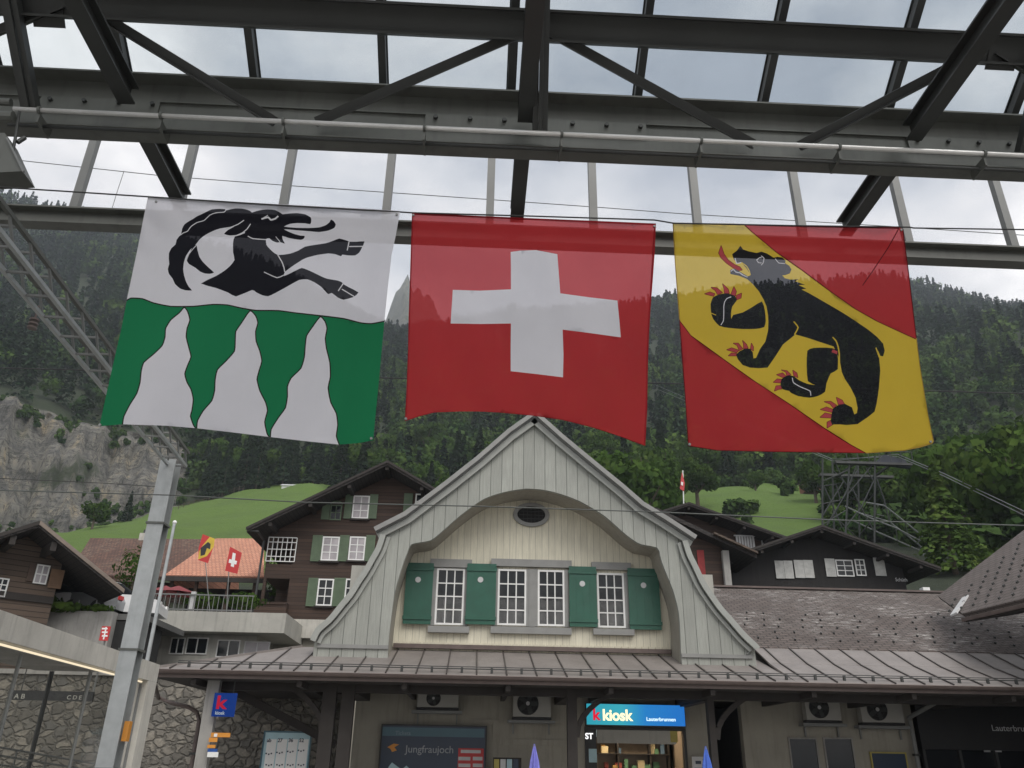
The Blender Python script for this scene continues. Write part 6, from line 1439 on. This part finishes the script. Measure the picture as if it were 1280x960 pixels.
m = MB(); a, b = zf3(225, 175, Yf), zf3(735, 195, Yf); m.box(a.x, b.x, Yf-.3, Yf+.3, a.z-.6, a.z-.35); m.box(a.x, b.x, Yb-.3, Yb+.3, a.z-.6, a.z-.35); m.box(a.x+2, a.x+2.2, Yf+.301, Yb-.301, a.z-.6, a.z-.4); m.box(b.x-2.2, b.x-2, Yf+.301, Yb-.301, a.z-.6, a.z-.4); m.build('platform', 'steel_dark', PYL)
m = MB(); 
for i in range(8): x = a.x+(b.x-a.x)*i/7; m.tube([(x, Yf-.5, a.z-.35), (x, Yf-.5, a.z+.75)], .04, 5)
m.tube([(a.x, Yf-.5, a.z+.75), (b.x, Yf-.5, a.z+.75)], .05, 5); m.build('platform_rail', 'steel_dark', PYL)
m = MB(); a, b = zf3(400, 175, Yf), zf3(740, 235, Yf); m.prism([zf3(500,205,Yf), zf3(740,238,Yf), zf3(700,185,Yf), zf3(560,150,Yf)], (0, .5, 0)); m.build('cable_saddle', plain('dark_blue_steel', (.03, .035, .05)), PYL)
for k_, (o1, o2) in enumerate(((0, 0), (4.5, 5))):
    m = MB(); m.tube([P(820, 486-o1, 150), P(1040, 576-o1*.5, 78), P(1122, 568+o1*.6, 76), P(1180, 592+o1*.7, 70), P(1282, 640+o2, 62), P(1420, 706+o2, 52)], [.025, .04, .045, .045, .04, .04], 6); tag(m.build('cableway_cable', 'pylon_light'), ('upper', 'lower')[k_]+' of the two pale cables running down right from the lattice pylon', 'cable')
# --- hut, barn roof and small meadow things
hq = P(1013, 608, 170); hut = thing('hillside_hut', 'tiny reddish brown hut at the top of the right meadow', 'hut', (hq.x, 170, hq.z)); m = MB(); m.box(hq.x-1.8, hq.x+1.8, 168, 172, hq.z-1.5, hq.z+1.2); m.build('wall', plain('red_brown_boards', (.25, .11, .07)), hut); m = MB(); m.prism([(hq.x-2.4, 167.5, hq.z+1.1), (hq.x+2.4, 167.5, hq.z+1.1), (hq.x, 167.5, hq.z+2.2)], (0, 5, 0)); m.build('roof', 'dark_roof', hut)
hq = P(368, 611, 196); sh2 = thing('greenhouse', 'small white hut at the top edge of the left meadow', 'hut', (hq.x, 196, hq.z)); m = MB(); m.box(hq.x-3, hq.x+3, 195, 198, hq.z-2, hq.z+.4); m.build('wall', 'white', sh2); m = MB(); m.prism([(hq.x-3.3, 194.6, hq.z+.402), (hq.x+3.3, 194.6, hq.z+.402), (hq.x+3.3, 196.5, hq.z+1.2), (hq.x-3.3, 196.5, hq.z+1.2)], (0, .1, .12)); m.build('roof', 'offwhite', sh2)
for px, lab in ((245, 'dead branchy fence line above the left meadow, left half'),):
    t_ = thing('wooden_fence', 'thin wooden fence along the top edge of the left meadow', 'fence', (at_px(255, 218)[0], at_px(255, 218)[1], height(*at_px(255, 218)))); m = MB()
    prev = None
    for i in range(14):
        x, y = at_px(222+i*6, 222); z = height(x, y); m.tube([(x, y, z-.5), (x, y, z+1.4)], .08, 5)
        if prev:
            for h_ in (.5, 1.1): m.tube([prev+UP*h_, Vector((x, y, z+h_))], .05, 4)
        prev = Vector((x, y, z))
    m.build('posts_and_rails', 'bark', t_)
# ---------------------------------------------------------------- haze in the valley air
m, t, o = nt('valley_haze'); v = N(t, 'ShaderNodeVolumePrincipled', i_Density=.00022, i_Anisotropy=.0); v.inputs['Color'].default_value = (.80, .86, .95, 1); t.links.new(v.outputs[0], o.inputs['Volume'])
MAT['haze'] = m
HZ = True
if HZ:
    bpy.context.view_layer.update(); ZTOP = max((o.matrix_world @ Vector(c)).z for o in bpy.data.objects if o.type == 'MESH' for c in o.bound_box)+8; print('ztop', ZTOP)
    b = MB(); b.box(-1160, 1160, -170, 1500, -2, ZTOP); hz = b.build('haze', 'haze'); hz['kind'] = 'stuff'
for k, o in PROT.items():
    if k not in used:
        for c in list(o.children): bpy.data.objects.remove(c)
        bpy.data.objects.remove(o)
for o in bpy.data.objects:
    if '_w' in o: del o['_w']
